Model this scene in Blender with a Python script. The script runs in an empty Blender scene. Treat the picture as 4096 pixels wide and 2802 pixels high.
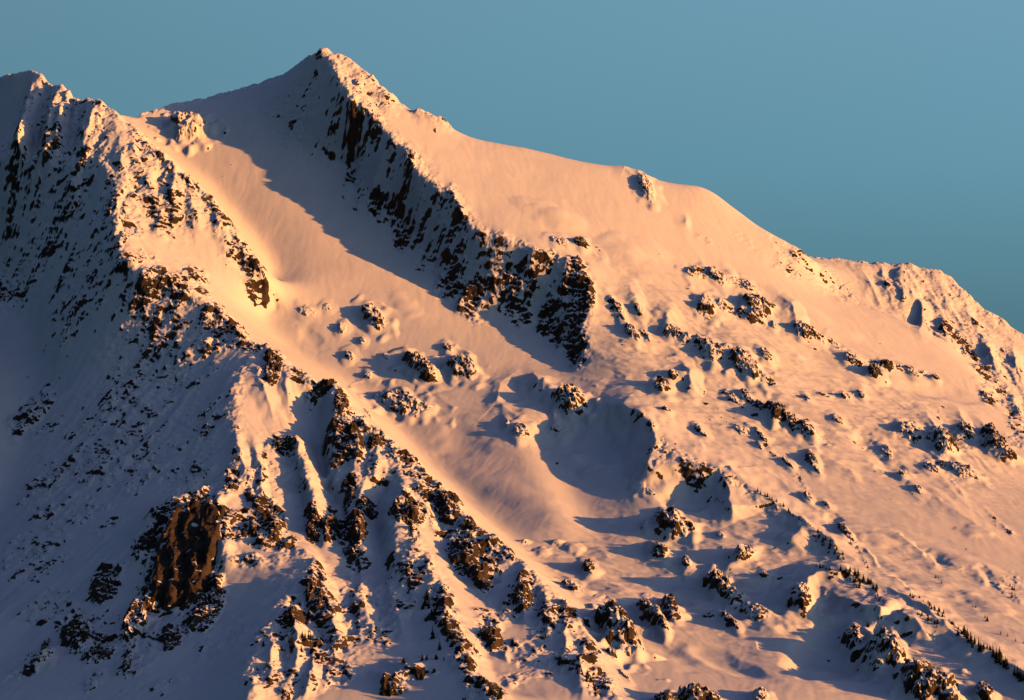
import bpy, math, random
import numpy as np
R = math.radians
rng = np.random.default_rng(7)
random.seed(7)
sc = bpy.context.scene
COL = sc.collection

# ------------------------------------------------------------------ camera, sky, sun, exposure
PITCH = R(8.0)
HFOV = R(20.0)
FPX = 2048.0 / math.tan(HFOV / 2)          # focal length in pixels of the 4096 px photograph
cam_d = bpy.data.cameras.new('camera')
cam_d.sensor_width = 36.0
cam_d.lens = 18.0 / math.tan(HFOV / 2)
cam_d.clip_start = 1.0
cam_d.clip_end = 60000.0
cam = bpy.data.objects.new('camera', cam_d)
COL.objects.link(cam)
cam.location = (0, 0, 0)
cam.rotation_euler = (math.pi / 2 + PITCH, 0, 0)
sc.camera = cam

SUN_AZ = 63.0        # degrees to the right of straight behind the camera
SUN_EL = 3.5
to_sun = np.array([math.sin(R(SUN_AZ)) * math.cos(R(SUN_EL)), -math.cos(R(SUN_AZ)) * math.cos(R(SUN_EL)), math.sin(R(SUN_EL))])
sun_d = bpy.data.lights.new('sun', 'SUN')
sun_d.energy = 5.0
sun_d.angle = R(0.5)
sun_d.color = (1.0, 0.395, 0.095)
sun = bpy.data.objects.new('sun', sun_d)
COL.objects.link(sun)
from mathutils import Vector
sun.rotation_euler = Vector(to_sun).to_track_quat('Z', 'Y').to_euler()

world = bpy.data.worlds.new('World')
sc.world = world
world.use_nodes = True
wn, wl = world.node_tree.nodes, world.node_tree.links
wn.clear()
w_out = wn.new('ShaderNodeOutputWorld')
w_bg = wn.new('ShaderNodeBackground')
w_bg.inputs['Strength'].default_value = 0.12
w_sky = wn.new('ShaderNodeTexSky')
w_sky.sky_type = 'NISHITA'
w_sky.sun_disc = False
w_sky.sun_elevation = R(SUN_EL)
w_sky.sun_rotation = R(180 - SUN_AZ)
w_tc = wn.new('ShaderNodeTexCoord')
w_sep = wn.new('ShaderNodeSeparateXYZ')
w_ramp = wn.new('ShaderNodeValToRGB')        # the teal of the evening sky, deeper towards the horizon
w_mul = wn.new('ShaderNodeMix')
w_mul.data_type = 'RGBA'; w_mul.blend_type = 'MULTIPLY'; w_mul.inputs['Factor'].default_value = 1.0
wl.new(w_tc.outputs['Generated'], w_sep.inputs[0])
wl.new(w_sep.outputs['Z'], w_ramp.inputs['Fac'])
wl.new(w_sky.outputs[0], w_mul.inputs[6])
wl.new(w_ramp.outputs['Color'], w_mul.inputs[7])
w_az = wn.new('ShaderNodeMapRange')            # a little brighter towards the right
w_az.inputs['From Min'].default_value = -0.25; w_az.inputs['From Max'].default_value = 0.25
w_az.inputs['To Min'].default_value = 0.66; w_az.inputs['To Max'].default_value = 1.28
wl.new(w_sep.outputs['X'], w_az.inputs['Value'])
w_mul2 = wn.new('ShaderNodeMix')
w_mul2.data_type = 'RGBA'; w_mul2.blend_type = 'MULTIPLY'; w_mul2.inputs['Factor'].default_value = 1.0
wl.new(w_mul.outputs[2], w_mul2.inputs[6])
wl.new(w_az.outputs[0], w_mul2.inputs[7])
wl.new(w_mul2.outputs[2], w_bg.inputs['Color'])
wl.new(w_bg.outputs[0], w_out.inputs[0])
el = w_ramp.color_ramp.elements
el[0].position = 0.0; el[0].color = (0.10, 0.12, 0.26, 1)
el[1].position = 1.0; el[1].color = (0.54, 0.42, 0.85, 1)
for p, c in ((0.10, (0.17, 0.37, 0.72)), (0.15, (0.30, 0.59, 0.96)), (0.20, (0.54, 0.99, 1.44)), (0.26, (0.82, 1.30, 1.72)), (0.36, (0.43, 0.41, 0.80))):
    e = el.new(p); e.color = (*c, 1)

sc.cycles.diffuse_bounces = 0
sc.view_settings.view_transform = 'Standard'
sc.view_settings.look = 'None'
sc.view_settings.exposure = 0.46
sc.view_settings.gamma = 1.0

# ------------------------------------------------------------------ the mountainside as a relief over a 38 degree slope
TH = R(38.0)
P0 = np.array([0.0, 5000.0, 98.0])
AX = np.array([1.0, 0.0, 0.0])
BX = np.array([0.0, math.cos(TH), math.sin(TH)])
NX = np.array([0.0, -math.sin(TH), math.cos(TH)])
FW = np.array([0.0, math.cos(PITCH), math.sin(PITCH)])
UP = np.array([0.0, -math.sin(PITCH), math.cos(PITCH)])
NP0 = float(NX @ P0)
A0, A1, B0, B1 = -1400.0, 1450.0, -1050.0, 3060.0
DA, DB = 2.0, 2.2
NA = int((A1 - A0) / DA) + 1
NB = int((B1 - B0) / DB) + 1


def rays(u, v):
    u = np.asarray(u, float); v = np.asarray(v, float)
    return FW + ((u - 2048) / FPX)[..., None] * AX + ((1401 - v) / FPX)[..., None] * UP


def plane_pt(u, v, h):
    """point of the slope (a, b) whose relief is h and which is seen at u, v"""
    d = rays(u, v)
    t = (np.asarray(h, float) + NP0) / (d @ NX)
    P = d * t[..., None] - P0
    return P @ AX, P @ BX


def world_pt(a, b, h):
    return P0 + a[..., None] * AX + b[..., None] * BX + h[..., None] * NX


def blur(f, sa, sb):
    """gaussian blur of a grid [b, a], sigmas in cells, reflected edges"""
    for ax, s in ((1, sa), (0, sb)):
        if s < 0.3:
            continue
        n = f.shape[ax]
        pad = min(int(3.2 * s) + 1, n - 1)
        g = np.concatenate([np.flip(np.take(f, range(1, pad + 1), ax), ax), f, np.flip(np.take(f, range(n - pad - 1, n - 1), ax), ax)], ax)
        m = g.shape[ax]
        w = np.exp(-2 * (np.pi * np.fft.rfftfreq(m) * s) ** 2)
        sh = [1, 1]; sh[ax] = -1
        g = np.fft.irfft(np.fft.rfft(g, axis=ax) * w.reshape(sh), m, axis=ax)
        f = np.take(g, range(pad, pad + n), ax)
    return f


def resize(f, nb, na):
    b = np.linspace(0, f.shape[0] - 1, nb); a = np.linspace(0, f.shape[1] - 1, na)
    b0 = np.minimum(b.astype(int), f.shape[0] - 2); a0 = np.minimum(a.astype(int), f.shape[1] - 2)
    tb = (b - b0)[:, None]; ta = (a - a0)[None, :]
    g = f[b0] * (1 - tb) + f[b0 + 1] * tb
    return g[:, a0] * (1 - ta) + g[:, a0 + 1] * ta


# --- ridge, foot and valley lines: (u, v, relief)
LINES = []
HS = 1.55            # relief exaggeration of the heights written below


def profile(v):
    """the slope is gentle low down and steeper towards the top"""
    return np.where(v > 1100, 0.48 * (v - 1100) ** 2 / 3400, 0.20 * (1100 - v) ** 2 / 1600)


def line(pts, sharp=0, back=False):
    p = np.array(pts, float)
    p[:, 2] = p[:, 2] * HS + profile(p[:, 1])
    LINES.append((p, sharp, back))


# left peak and its spur against the glacier
line([(-300, 350, -50), (-150, 318, -12), (0, 301, 20), (70, 288, 38), (78, 280, 40), (118, 274, 46), (142, 292, 49), (166, 300, 52), (203, 346, 58), (232, 336, 63), (265, 354, 68), (284, 384, 72),
      (308, 398, 77), (331, 388, 81), (350, 403, 85), (383, 400, 92), (412, 408, 100), (445, 431, 100), (473, 464, 100)], 1, True)
line([(473, 464, 100), (492, 488, 100), (525, 490, 100), (549, 526, 100), (592, 573, 100), (658, 625, 98), (681, 651, 97), (710, 670, 96), (738, 710, 95),
      (795, 748, 90), (852, 796, 85), (887, 850, 80), (894, 868, 78), (947, 935, 70), (987, 975, 62), (1032, 1043, 54), (1058, 1091, 46), (1062, 1128, 38)], 1)
line([(540, 475, 25), (600, 540, 21), (720, 650, 15), (830, 740, 11), (930, 860, 5), (1020, 970, -1), (1090, 1080, -7), (1100, 1160, -9)])
# saddle and summit skyline, then the long skyline falling to the right
line([(300, 480, 30), (400, 472, 30), (473, 462, 28), (560, 450, 22), (700, 415, 13), (850, 385, 6), (1000, 345, 10), (1100, 308, 27), (1190, 260, 52), (1240, 215, 76), (1270, 200, 90), (1284, 183, 100),
      (1300, 186, 96), (1327, 209, 94), (1364, 212, 95), (1426, 256, 92), (1473, 294, 90), (1511, 332, 88), (1544, 370, 85), (1582, 384, 84), (1600, 417, 80), (1648, 450, 76), (1677, 441, 78),
      (1710, 462, 77), (1776, 483, 74), (1819, 521, 68)], 1, True)
line([(1819, 521, 68), (1946, 554, 65), (2100, 578, 61), (2151, 590, 60), (2331, 635, 56), (2426, 649, 54), (2506, 651, 54), (2525, 656, 53), (2568, 680, 48), (2625, 711, 44), (2724, 725, 42), (2838, 730, 42), (2857, 741, 40),
      (2913, 798, 30), (2970, 836, 22), (3018, 874, 16), (3055, 907, 12), (3118, 938, 6), (3179, 964, 0), (3203, 990, -3), (3226, 1018, -8)], 0, True)
line([(3180, 1020, -60), (3231, 1026, -64), (3330, 1034, -68), (3450, 1044, -70), (3557, 1051, -70), (3599, 1042, -68), (3651, 1056, -70), (3708, 1065, -72), (3750, 1075, -75), (3802, 1103, -80), (3835, 1141, -86), (3887, 1188, -92),
      (3943, 1240, -100), (4014, 1282, -108), (4061, 1315, -113), (4096, 1339, -118), (4300, 1500, -140)], 1, True)
line([(3226, 1020, -8), (3228, 1060, -11), (3236, 1164, -18), (3330, 1206, -27), (3424, 1235, -34), (3486, 1258, -38), (3613, 1296, -46), (3755, 1353, -56), (3811, 1414, -60), (3877, 1466, -65), (3943, 1527, -70),
      (4004, 1607, -75), (4061, 1650, -79), (4250, 1800, -90)], 0)
line([(3290, 1170, -54), (3424, 1215, -62), (3500, 1240, -66), (3613, 1280, -74), (3755, 1340, -84), (3830, 1400, -89), (3900, 1450, -94), (3960, 1510, -98), (4020, 1590, -103), (4100, 1660, -108)])
# summit ridge and central cliff, crest and foot
line([(1284, 185, 96), (1293, 218, 97), (1336, 247, 99), (1340, 300, 99), (1379, 341, 99), (1407, 426, 96), (1473, 441, 93), (1502, 479, 91), (1535, 507, 89), (1568, 554, 88), (1629, 611, 86), (1658, 687, 84),
      (1710, 725, 81), (1757, 758, 81), (1805, 762, 83), (1828, 800, 80), (1842, 821, 78), (1871, 892, 72), (1920, 935, 70), (1999, 949, 70), (2069, 972, 70), (2142, 1011, 69), (2227, 1021, 67), (2260, 1040, 66),
      (2303, 1054, 64), (2341, 1110, 58), (2374, 1182, 48), (2350, 1235, 41), (2327, 1306, 31), (2331, 1368, 22), (2335, 1440, 10), (2312, 1470, 2)], 1)
line([(1040, 460, 27), (1100, 530, 27), (1180, 580, 29), (1260, 620, 30), (1340, 665, 27), (1412, 695, 23), (1400, 755, 19), (1430, 835, 14), (1520, 860, 14), (1577, 900, 9), (1600, 965, 4), (1658, 1010, 2),
      (1733, 1080, -1), (1767, 1168, -5), (1842, 1215, -6), (1880, 1258, -9), (1975, 1275, -10), (2142, 1288, -10), (2213, 1340, -10), (2246, 1400, -11), (2270, 1452, -12), (2300, 1485, -12)])
# glacier
line([(800, 560, 19), (950, 640, 19), (1150, 840, 13), (1300, 1000, 5), (1500, 1150, -1), (1680, 1280, -6), (1850, 1400, -10), (2020, 1600, -16), (2150, 1900, -27), (2250, 2100, -34)])
line([(1100, 1250, -12), (1050, 1290, -12), (1150, 1400, -23), (1400, 1530, -34), (1550, 1680, -43), (1700, 1850, -50), (1850, 2000, -54), (2000, 2130, -56), (2200, 2300, -59), (2350, 2440, -60), (2480, 2640, -70), (2560, 2800, -80)])
# left ridge crest running down through the middle of the picture
line([(412, 412, 100), (398, 512, 100), (398, 620, 98), (421, 687, 98), (454, 781, 98), (454, 830, 98), (470, 897, 98), (456, 911, 98), (483, 958, 97), (478, 991, 96), (487, 1039, 95), (525, 1050, 94),
      (558, 1072, 92), (573, 1103, 91), (620, 1086, 90), (658, 1114, 88), (719, 1129, 84), (757, 1162, 80), (790, 1195, 76), (824, 1200, 74), (861, 1214, 72), (880, 1242, 70), (909, 1261, 69), (923, 1290, 68),
      (966, 1332, 67), (994, 1365, 66), (1056, 1389, 66), (1110, 1413, 68), (1132, 1452, 67), (1165, 1470, 66), (1213, 1485, 66), (1251, 1537, 63), (1268, 1530, 64), (1284, 1523, 66), (1341, 1520, 66), (1374, 1556, 64),
      (1383, 1608, 61), (1426, 1641, 58), (1464, 1693, 55), (1516, 1710, 53), (1558, 1755, 50), (1587, 1779, 48), (1629, 1812, 46), (1663, 1832, 44), (1691, 1878, 42), (1710, 1902, 40), (1757, 1930, 38), (1795, 1968, 36),
      (1814, 1977, 36), (1828, 2025, 32), (1866, 2058, 28), (1885, 2100, 24), (1913, 2111, 22), (1970, 2154, 16), (2013, 2192, 12), (2041, 2239, 8), (2065, 2235, 8), (2107, 2260, 5), (2151, 2317, -2), (2202, 2380, -8),
      (2265, 2430, -14), (2315, 2468, -18), (2353, 2550, -26), (2378, 2594, -31), (2428, 2733, -44), (2466, 2802, -50), (2520, 2900, -58)], 1)
line([(560, 860, 88), (620, 930, 82), (720, 1020, 70), (850, 1110, 52), (950, 1190, 32), (1010, 1240, 8)])
# shaded flank on the left
line([(-250, 640, -6), (0, 650, 34), (200, 665, 66), (330, 660, 88)])
line([(-300, 800, -130), (0, 1100, -84), (110, 1350, -84), (150, 1600, -90), (20, 2000, -135), (-250, 2400, -215)])
line([(861, 1420, 50), (800, 1800, 22), (600, 2000, -14), (420, 2200, -56), (150, 2500, -140), (-150, 2800, -215)])
line([(760, 1290, 58), (690, 1500, 22), (560, 1750, -12), (400, 1950, -50), (150, 2250, -108), (-150, 2500, -190)])
line([(500, 1090, 80), (470, 1220, 48), (420, 1370, 10), (350, 1520, -28)])
line([(655, 1190, 66), (600, 1340, 34), (530, 1500, -2)])
# arete between the shaded flank and the sunlit face, gullies and ribs of that face
line([(1080, 1425, 66), (1000, 1440, 67), (970, 1465, 67), (946, 1490, 67), (930, 1556, 65), (927, 1637, 61), (937, 1731, 55), (932, 1850, 46), (904, 1878, 44), (885, 1992, 36), (861, 2015, 33), (890, 2150, 20), (920, 2240, 8)], 1)
line([(1262, 1580, 37), (1262, 1700, 28), (1290, 1850, 16), (1320, 1980, 5), (1380, 2080, -5), (1420, 2300, -17), (1480, 2500, -29), (1500, 2680, -41)])
line([(1341, 1550, 68), (1335, 1650, 62), (1320, 1750, 54), (1312, 1850, 44), (1330, 1930, 35)], 1)
line([(1100, 1700, 46), (1147, 1793, 34), (1165, 1870, 26), (1190, 1960, 17), (1218, 2060, 6), (1280, 2200, -6), (1320, 2330, -12)])
line([(1180, 1740, 56), (1195, 1780, 53), (1215, 1850, 47), (1240, 1960, 38), (1260, 2060, 27), (1250, 2110, 20), (1300, 2160, 10)], 1)
line([(1540, 1960, 23), (1500, 1990, 17), (1497, 2110, 5), (1520, 2239, -7), (1544, 2315, -14), (1540, 2450, -23), (1560, 2650, -35)])
line([(1590, 1800, 52), (1601, 1905, 49), (1603, 1958, 45), (1565, 2063, 35), (1573, 2150, 27), (1590, 2249, 17), (1640, 2330, 8)], 1)
line([(1480, 1800, 50), (1450, 1950, 36), (1430, 2080, 26), (1440, 2140, 18), (1450, 2200, 8)], 1)
line([(1640, 1960, 44), (1648, 2078, 38), (1663, 2168, 31), (1724, 2239, 25), (1757, 2334, 19), (1805, 2452, 11), (1842, 2571, 3), (1876, 2680, -5), (1923, 2727, -8), (1989, 2788, -12), (2030, 2870, -18)], 1)
line([(1600, 2400, -11), (1650, 2520, -20), (1680, 2640, -29)])
line([(1735, 2030, 17), (1770, 2150, 5), (1800, 2210, -1), (1880, 2340, -13), (1950, 2440, -21), (1990, 2530, -29), (1950, 2620, -37), (2000, 2740, -47), (2100, 2802, -55)])
# lower spur and the bowl left of it
line([(940, 2240, 2), (1000, 2228, 10), (1071, 2249, 12), (1170, 2197, 16), (1213, 2201, 18), (1256, 2225, 18), (1284, 2287, 14)], 1)
line([(1260, 2260, 18), (1250, 2290, 15), (1227, 2334, 10), (1161, 2391, 2), (1104, 2476, -8), (1062, 2500, -11), (1028, 2547, -15), (1019, 2618, -21), (1005, 2690, -29), (990, 2802, -40)], 1)
line([(1000, 2350, -22), (900, 2450, -44), (850, 2600, -64), (800, 2802, -90)])
line([(1300, 2500, -22), (1350, 2650, -36), (1400, 2800, -50)])
# brown crag
line([(560, 2220, -14), (600, 2110, -6), (640, 2025, 2), (740, 1985, 8), (815, 1960, 11), (835, 1995, 11), (865, 2120, 4), (895, 2210, -6)], 1)
line([(440, 2330, -66), (560, 2420, -68), (640, 2430, -64), (760, 2360, -46), (880, 2330, -24)])
line([(150, 2520, -138), (250, 2620, -134), (420, 2640, -112), (620, 2660, -92), (760, 2560, -66)])
# broad slopes on the right
line([(1900, 750, 76), (2100, 850, 70), (2500, 1100, 45), (2800, 1300, 22), (3100, 1500, 2), (3500, 1800, -22), (4100, 2250, -52), (4400, 2470, -66)])
line([(2400, 850, 58), (2700, 950, 38), (3000, 1100, 10), (3300, 1350, -16), (3600, 1550, -38), (4200, 1950, -74)])
line([(2400, 1300, 30), (2600, 1500, 16), (2900, 1800, -4), (3200, 2000, -18), (3600, 2250, -36), (4200, 2600, -58)])
line([(2490, 1620, 6), (2570, 1660, 9), (2625, 1790, 5), (2700, 1850, 2), (2850, 1900, -4), (2950, 1950, -8), (3020, 1960, -10), (3100, 2010, -13), (3180, 2070, -16), (3330, 2170, -22), (3480, 2330, -29),
      (3620, 2380, -34), (3740, 2450, -40), (3870, 2560, -47), (4050, 2660, -53), (4250, 2780, -60)])
line([(2200, 1750, -36), (2300, 2000, -46), (2350, 2100, -50), (2500, 2250, -58), (2700, 2350, -66), (2900, 2550, -74), (3100, 2750, -84), (3200, 2900, -92)])


def base_relief():
    st = 4
    nb, na = (NB + st - 1) // st + 1, (NA + st - 1) // st + 1
    da, db = DA * st, DB * st
    S = []
    for pts, sharp, back in LINES:
        a, b = plane_pt(pts[:, 0], pts[:, 1], pts[:, 2])
        h = pts[:, 2]
        sa, sb, sh = [], [], []
        for i in range(len(a) - 1):
            n = max(2, int(math.hypot(a[i + 1] - a[i], b[i + 1] - b[i]) / 4) + 1)
            t = np.arange(n) / n
            sa.append(a[i] + (a[i + 1] - a[i]) * t); sb.append(b[i] + (b[i + 1] - b[i]) * t); sh.append(h[i] + (h[i + 1] - h[i]) * t)
        sa, sb, sh = map(np.concatenate, (sa, sb, sh))
        S.append((sa, sb, sh, sharp))
        if back:
            S.append((sa, sb + 60, sh - 66, 0))
            S.append((sa, sb + 260, sh - 320, 0))
            S.append((sa, sb + 560, sh - 800, 0))
    far = np.linspace(A0, A1, 700)
    S.append((far, far * 0 + B1, far * 0 - 2600, 0))
    sa = np.concatenate([s[0] for s in S]); sb = np.concatenate([s[1] for s in S]); sh = np.concatenate([s[2] for s in S])
    fl = np.concatenate([np.full(len(s[0]), s[3], float) for s in S])
    H = None
    for lv in (16, 8, 4, 2, 1):
        mb, ma = (nb + lv - 1) // lv + 1, (na + lv - 1) // lv + 1
        ia = np.round((sa - A0) / (da * lv)).astype(int); ib = np.round((sb - B0) / (db * lv)).astype(int)
        ok = (ia >= 0) & (ia < ma) & (ib >= 0) & (ib < mb)
        idx = ib[ok] * ma + ia[ok]
        cnt = np.bincount(idx, minlength=ma * mb).reshape(mb, ma)
        tot = np.bincount(idx, sh[ok], minlength=ma * mb).reshape(mb, ma)
        m = cnt > 0
        val = np.where(m, tot / np.maximum(cnt, 1), 0)
        if H is None:
            H = np.full((mb, ma), float(sh.mean()))
        else:
            ob, oa = H.shape
            full = resize(H, (ob - 1) * 2 + 1, (oa - 1) * 2 + 1)
            H = full[:mb, :ma]
            if H.shape != (mb, ma):
                H = np.pad(H, ((0, mb - H.shape[0]), (0, ma - H.shape[1])), mode='edge')
        H = np.where(m, val, H)
        for it in range(300 if lv > 2 else 160):
            P = np.pad(H, 1, mode='edge')
            G = 0.25 * (P[:-2, 1:-1] + P[2:, 1:-1] + P[1:-1, :-2] + P[1:-1, 2:])
            H = np.where(m, val, H + 1.0 * (G - H))
    ia = np.round((sa - A0) / da).astype(int); ib = np.round((sb - B0) / db).astype(int)
    ok = (ia >= 0) & (ia < na) & (ib >= 0) & (ib < nb) & (fl > 0)
    sm = np.zeros((nb, na)); sm[ib[ok], ia[ok]] = 1
    cr = np.clip(blur(sm, 1.5, 1.4) * 4.2, 0, 1)
    sm = np.clip(blur(sm, 5, 4.5) * 14, 0, 1)
    # full resolution
    aa = np.arange(NA) * DA / da; bb = np.arange(NB) * DB / db
    a0 = np.minimum(aa.astype(int), na - 2); b0 = np.minimum(bb.astype(int), nb - 2)
    ta = (aa - a0)[None, :]; tb = (bb - b0)[:, None]

    def up(f):
        g = f[b0] * (1 - tb) + f[b0 + 1] * tb
        return g[:, a0] * (1 - ta) + g[:, a0 + 1] * ta
    H = up(H); sm = up(sm); cr = up(cr)
    Hs = blur(H, 2.2, 2.0)
    Hm = blur(H, 10, 9)
    return Hs * sm + Hm * (1 - sm), sm, cr


H, SHARP, CREST_M = base_relief()
GA = A0 + np.arange(NA) * DA
GB = B0 + np.arange(NB) * DB

# ------------------------------------------------------------------ sample helpers
def samp(F, a, b):
    x = np.clip((np.asarray(a) - A0) / DA, 0, NA - 1.001); y = np.clip((np.asarray(b) - B0) / DB, 0, NB - 1.001)
    i = x.astype(int); j = y.astype(int); tx = x - i; ty = y - j
    return (F[j, i] * (1 - tx) + F[j, i + 1] * tx) * (1 - ty) + (F[j + 1, i] * (1 - tx) + F[j + 1, i + 1] * tx) * ty


def locate(u, v, extra=0.0):
    """where the line of sight through u, v first meets the relief (raised by extra): a, b, h, metres per pixel"""
    u = np.atleast_1d(np.asarray(u, float)); v = np.atleast_1d(np.asarray(v, float))
    d = rays(u, v)
    t = np.linspace(3750, 8300, 1150)
    P = d[:, None, :] * t[None, :, None] - P0
    a, b, h = P @ AX, P @ BX, P @ NX
    g = h - samp(H, a, b) - np.reshape(np.asarray(extra, float), (-1, 1))
    neg = g < 0
    k = np.where(neg.any(1), neg.argmax(1), len(t) - 1)
    k = np.maximum(k, 1)
    r = np.arange(len(u))
    f = g[r, k - 1] / np.maximum(g[r, k - 1] - g[r, k], 1e-6)
    tt = t[k - 1] + (t[k] - t[k - 1]) * np.clip(f, 0, 1)
    P = d * tt[:, None] - P0
    return P @ AX, P @ BX, P @ NX, tt / FPX


# ------------------------------------------------------------------ noise
PERM = rng.permutation(512)
PERM = np.concatenate([PERM, PERM, PERM])
GR = np.array([(math.cos(k * math.pi / 8), math.sin(k * math.pi / 8)) for k in range(16)])


def perlin(x, y, seed=0):
    xi = np.floor(x).astype(np.int64); yi = np.floor(y).astype(np.int64)
    xf = x - xi; yf = y - yi
    u = xf * xf * xf * (xf * (xf * 6 - 15) + 10); v = yf * yf * yf * (yf * (yf * 6 - 15) + 10)

    def g(i, j):
        k = PERM[(PERM[(xi + i + seed * 37) & 511] + yi + j) & 511] & 15
        return GR[k, 0] * (xf - i) + GR[k, 1] * (yf - j)
    return ((g(0, 0) * (1 - u) + g(1, 0) * u) * (1 - v) + (g(0, 1) * (1 - u) + g(1, 1) * u) * v) * 1.5


def fbm(x, y, octs, seed=0, gain=0.5, ridged=False):
    s = 0; amp = 1.0; tot = 0
    for o in range(octs):
        n = perlin(x * 2 ** o + o * 17.3, y * 2 ** o - o * 9.1, seed + o)
        if ridged:
            n = 1 - 2 * np.abs(n)
        s = s + amp * n; tot += amp; amp *= gain
    return s / tot


AA, BB = np.meshgrid(GA, GB)


def img_xy(a, b, ca, cb, mpp):
    """offsets from a point of the slope, in photograph-sized units (right, down)"""
    return (a - ca) / mpp, -(b - cb) * 0.53 / mpp


def window(ca, cb, rad_m):
    i0 = max(0, int((ca - rad_m - A0) / DA)); i1 = min(NA, int((ca + rad_m - A0) / DA) + 2)
    j0 = max(0, int((cb - rad_m * 1.9 - B0) / DB)); j1 = min(NB, int((cb + rad_m * 1.9 - B0) / DB) + 2)
    return slice(j0, j1), slice(i0, i1)


def ell_q(a, b, ca, cb, mpp, ru, rv, ang):
    x, y = img_xy(a, b, ca, cb, mpp)
    c, s = math.cos(R(ang)), math.sin(R(ang))
    return np.sqrt(((x * c + y * s) / ru) ** 2 + ((-x * s + y * c) / rv) ** 2)


def bump(u, v, ru, rv, ang, hgt, p=2.0):
    """a smooth mound (or a hollow, hgt < 0); ang turns its long axis clockwise from horizontal"""
    ca, cb, _, mpp = (x[0] for x in locate([u], [v], 0.35 * hgt))
    w = window(ca, cb, max(ru, rv) * mpp * 1.05)
    q = ell_q(AA[w], BB[w], ca, cb, mpp, ru, rv, ang)
    s = max(ru, rv) * mpp * 0.55
    q = q * (1 + 0.38 * perlin(AA[w] / s + u, BB[w] / s + v))
    H[w] += hgt * np.clip(1 - q * q, 0, 1) ** p


def ridge(pts, hgt, wl, wr, pl=1.2, pr=2.0, taper=True):
    """a crest along pts (u, v): wl, wr its widths to the left and right of the direction of travel"""
    pts = np.array(pts, float)
    n = len(pts)
    hh = np.full(n, float(hgt)) if np.isscalar(hgt) else np.array(hgt, float)
    if taper and np.isscalar(hgt) and n > 2:
        hh[0] *= 0.25; hh[-1] *= 0.25
    a, b, _, mp = locate(pts[:, 0], pts[:, 1], hh * 0.9)
    mpp = float(mp.mean())
    W = max(wl, wr)
    rad = max(np.ptp(a) / 2, np.ptp(b) / 3.6) + W * mpp * 1.1
    ca, cb = (a.max() + a.min()) / 2, (b.max() + b.min()) / 2
    w = window(ca, cb, rad)
    x, y = img_xy(AA[w], BB[w], ca, cb, mpp)
    px, py = img_xy(a, b, ca, cb, mpp)
    wob = min(0.16 * W, 9.0) * perlin(x / 40 + 3.1, y / 40 + u_hash(pts))
    x = x + wob; y = y - wob * 0.6
    best = np.full(x.shape, 1e9); side = np.zeros(x.shape); hs = np.zeros(x.shape)
    for i in range(n - 1):
        dx, dy = px[i + 1] - px[i], py[i + 1] - py[i]
        L2 = dx * dx + dy * dy + 1e-9
        t = np.clip(((x - px[i]) * dx + (y - py[i]) * dy) / L2, 0, 1)
        ex, ey = x - px[i] - t * dx, y - py[i] - t * dy
        d = ex * ex + ey * ey
        m = d < best
        best = np.where(m, d, best)
        side = np.where(m, (dx * ey - dy * ex) / np.sqrt(L2 * (d + 1e-6)), side)
        hs = np.where(m, hh[i] + (hh[i + 1] - hh[i]) * t, hs)
    d = np.sqrt(best)
    k = 0.5 + 0.5 * np.clip(side, -1, 1)
    f = np.clip(1 - d / wl, 0, 1) ** pl * (1 - k) + np.clip(1 - d / wr, 0, 1) ** pr * k
    H[w] += hs * f


def u_hash(pts):
    return float(pts[0, 0] * 0.37 + pts[0, 1] * 0.11) % 97


# ------------------------------------------------------------------ hollows, cornices and humps
# (side < 0 is the left-hand side of travel on the picture when going down; wl is that lee side)
BUMPS = [
    (2410, 1775, 180, 140, 10, -15), (2745, 1985, 150, 95, 20, -18), (3340, 2640, 280, 190, 25, -32), (2150, 1540, 120, 60, 30, 10),
    (2060, 1590, 110, 80, 20, -5), (2110, 1700, 120, 110, 0, 5), (2290, 1830, 130, 60, 20, 8), (1850, 1760, 150, 110, 30, -5), (2230, 1700, 60, 40, 0, 4),
    (2300, 2190, 62, 34, 10, 8), (2170, 2205, 50, 30, 10, 6), (2098, 2166, 30, 14, 0, 8), (2230, 2168, 40, 14, 0, 7),
    (2560, 1955, 60, 60, 0, 6), (2580, 2110, 40, 20, 0, 6), (3360, 2310, 90, 50, 20, 9), (3560, 2440, 90, 40, 10, 8), (3660, 2480, 80, 30, 10, 9),
    (3520, 2420, 100, 60, 15, 6), (3720, 2520, 140, 60, 20, 8), (3850, 2620, 120, 60, 25, 8), (3170, 2170, 90, 60, 20, 8),
    (3330, 2080, 50, 40, 10, -6), (3740, 1570, 200, 60, 0, -9), (3540, 1590, 130, 80, 30, -5), (3500, 1810, 60, 160, -50, -6),
    (3560, 1880, 60, 90, -50, -7), (3450, 1760, 60, 60, 0, -5), (2530, 990, 190, 60, 5, 6), (2180, 840, 160, 40, 8, 5), (2250, 880, 150, 70, 10, 7),
    (2600, 1070, 260, 60, 12, 6), (2480, 1430, 260, 70, 12, 5), (2640, 1410, 90, 26, 5, -4), (3000, 1390, 200, 60, 30, 5), (3300, 1480, 120, 180, -30, -5),
    (3250, 1260, 220, 60, 25, 6), (3650, 2300, 200, 60, 25, 5), (3880, 2250, 240, 60, 25, 6), (3960, 2420, 130, 60, 30, 5), (3500, 2160, 140, 40, 15, 6),
    (3900, 2130, 80, 40, 0, 4), (3750, 2240, 70, 50, 30, -4), (3930, 2290, 40, 60, -30, -5), (2660, 2600, 200, 80, 40, -8), (2900, 2660, 240, 60, 30, -10),
    (2250, 1340, 40, 40, 0, 3), (1240, 1350, 80, 40, 30, -3), (1620, 1220, 100, 50, 30, 3), (1750, 1950, 200, 60, 35, -4), (2000, 1950, 240, 80, 30, 4),
]
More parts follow.
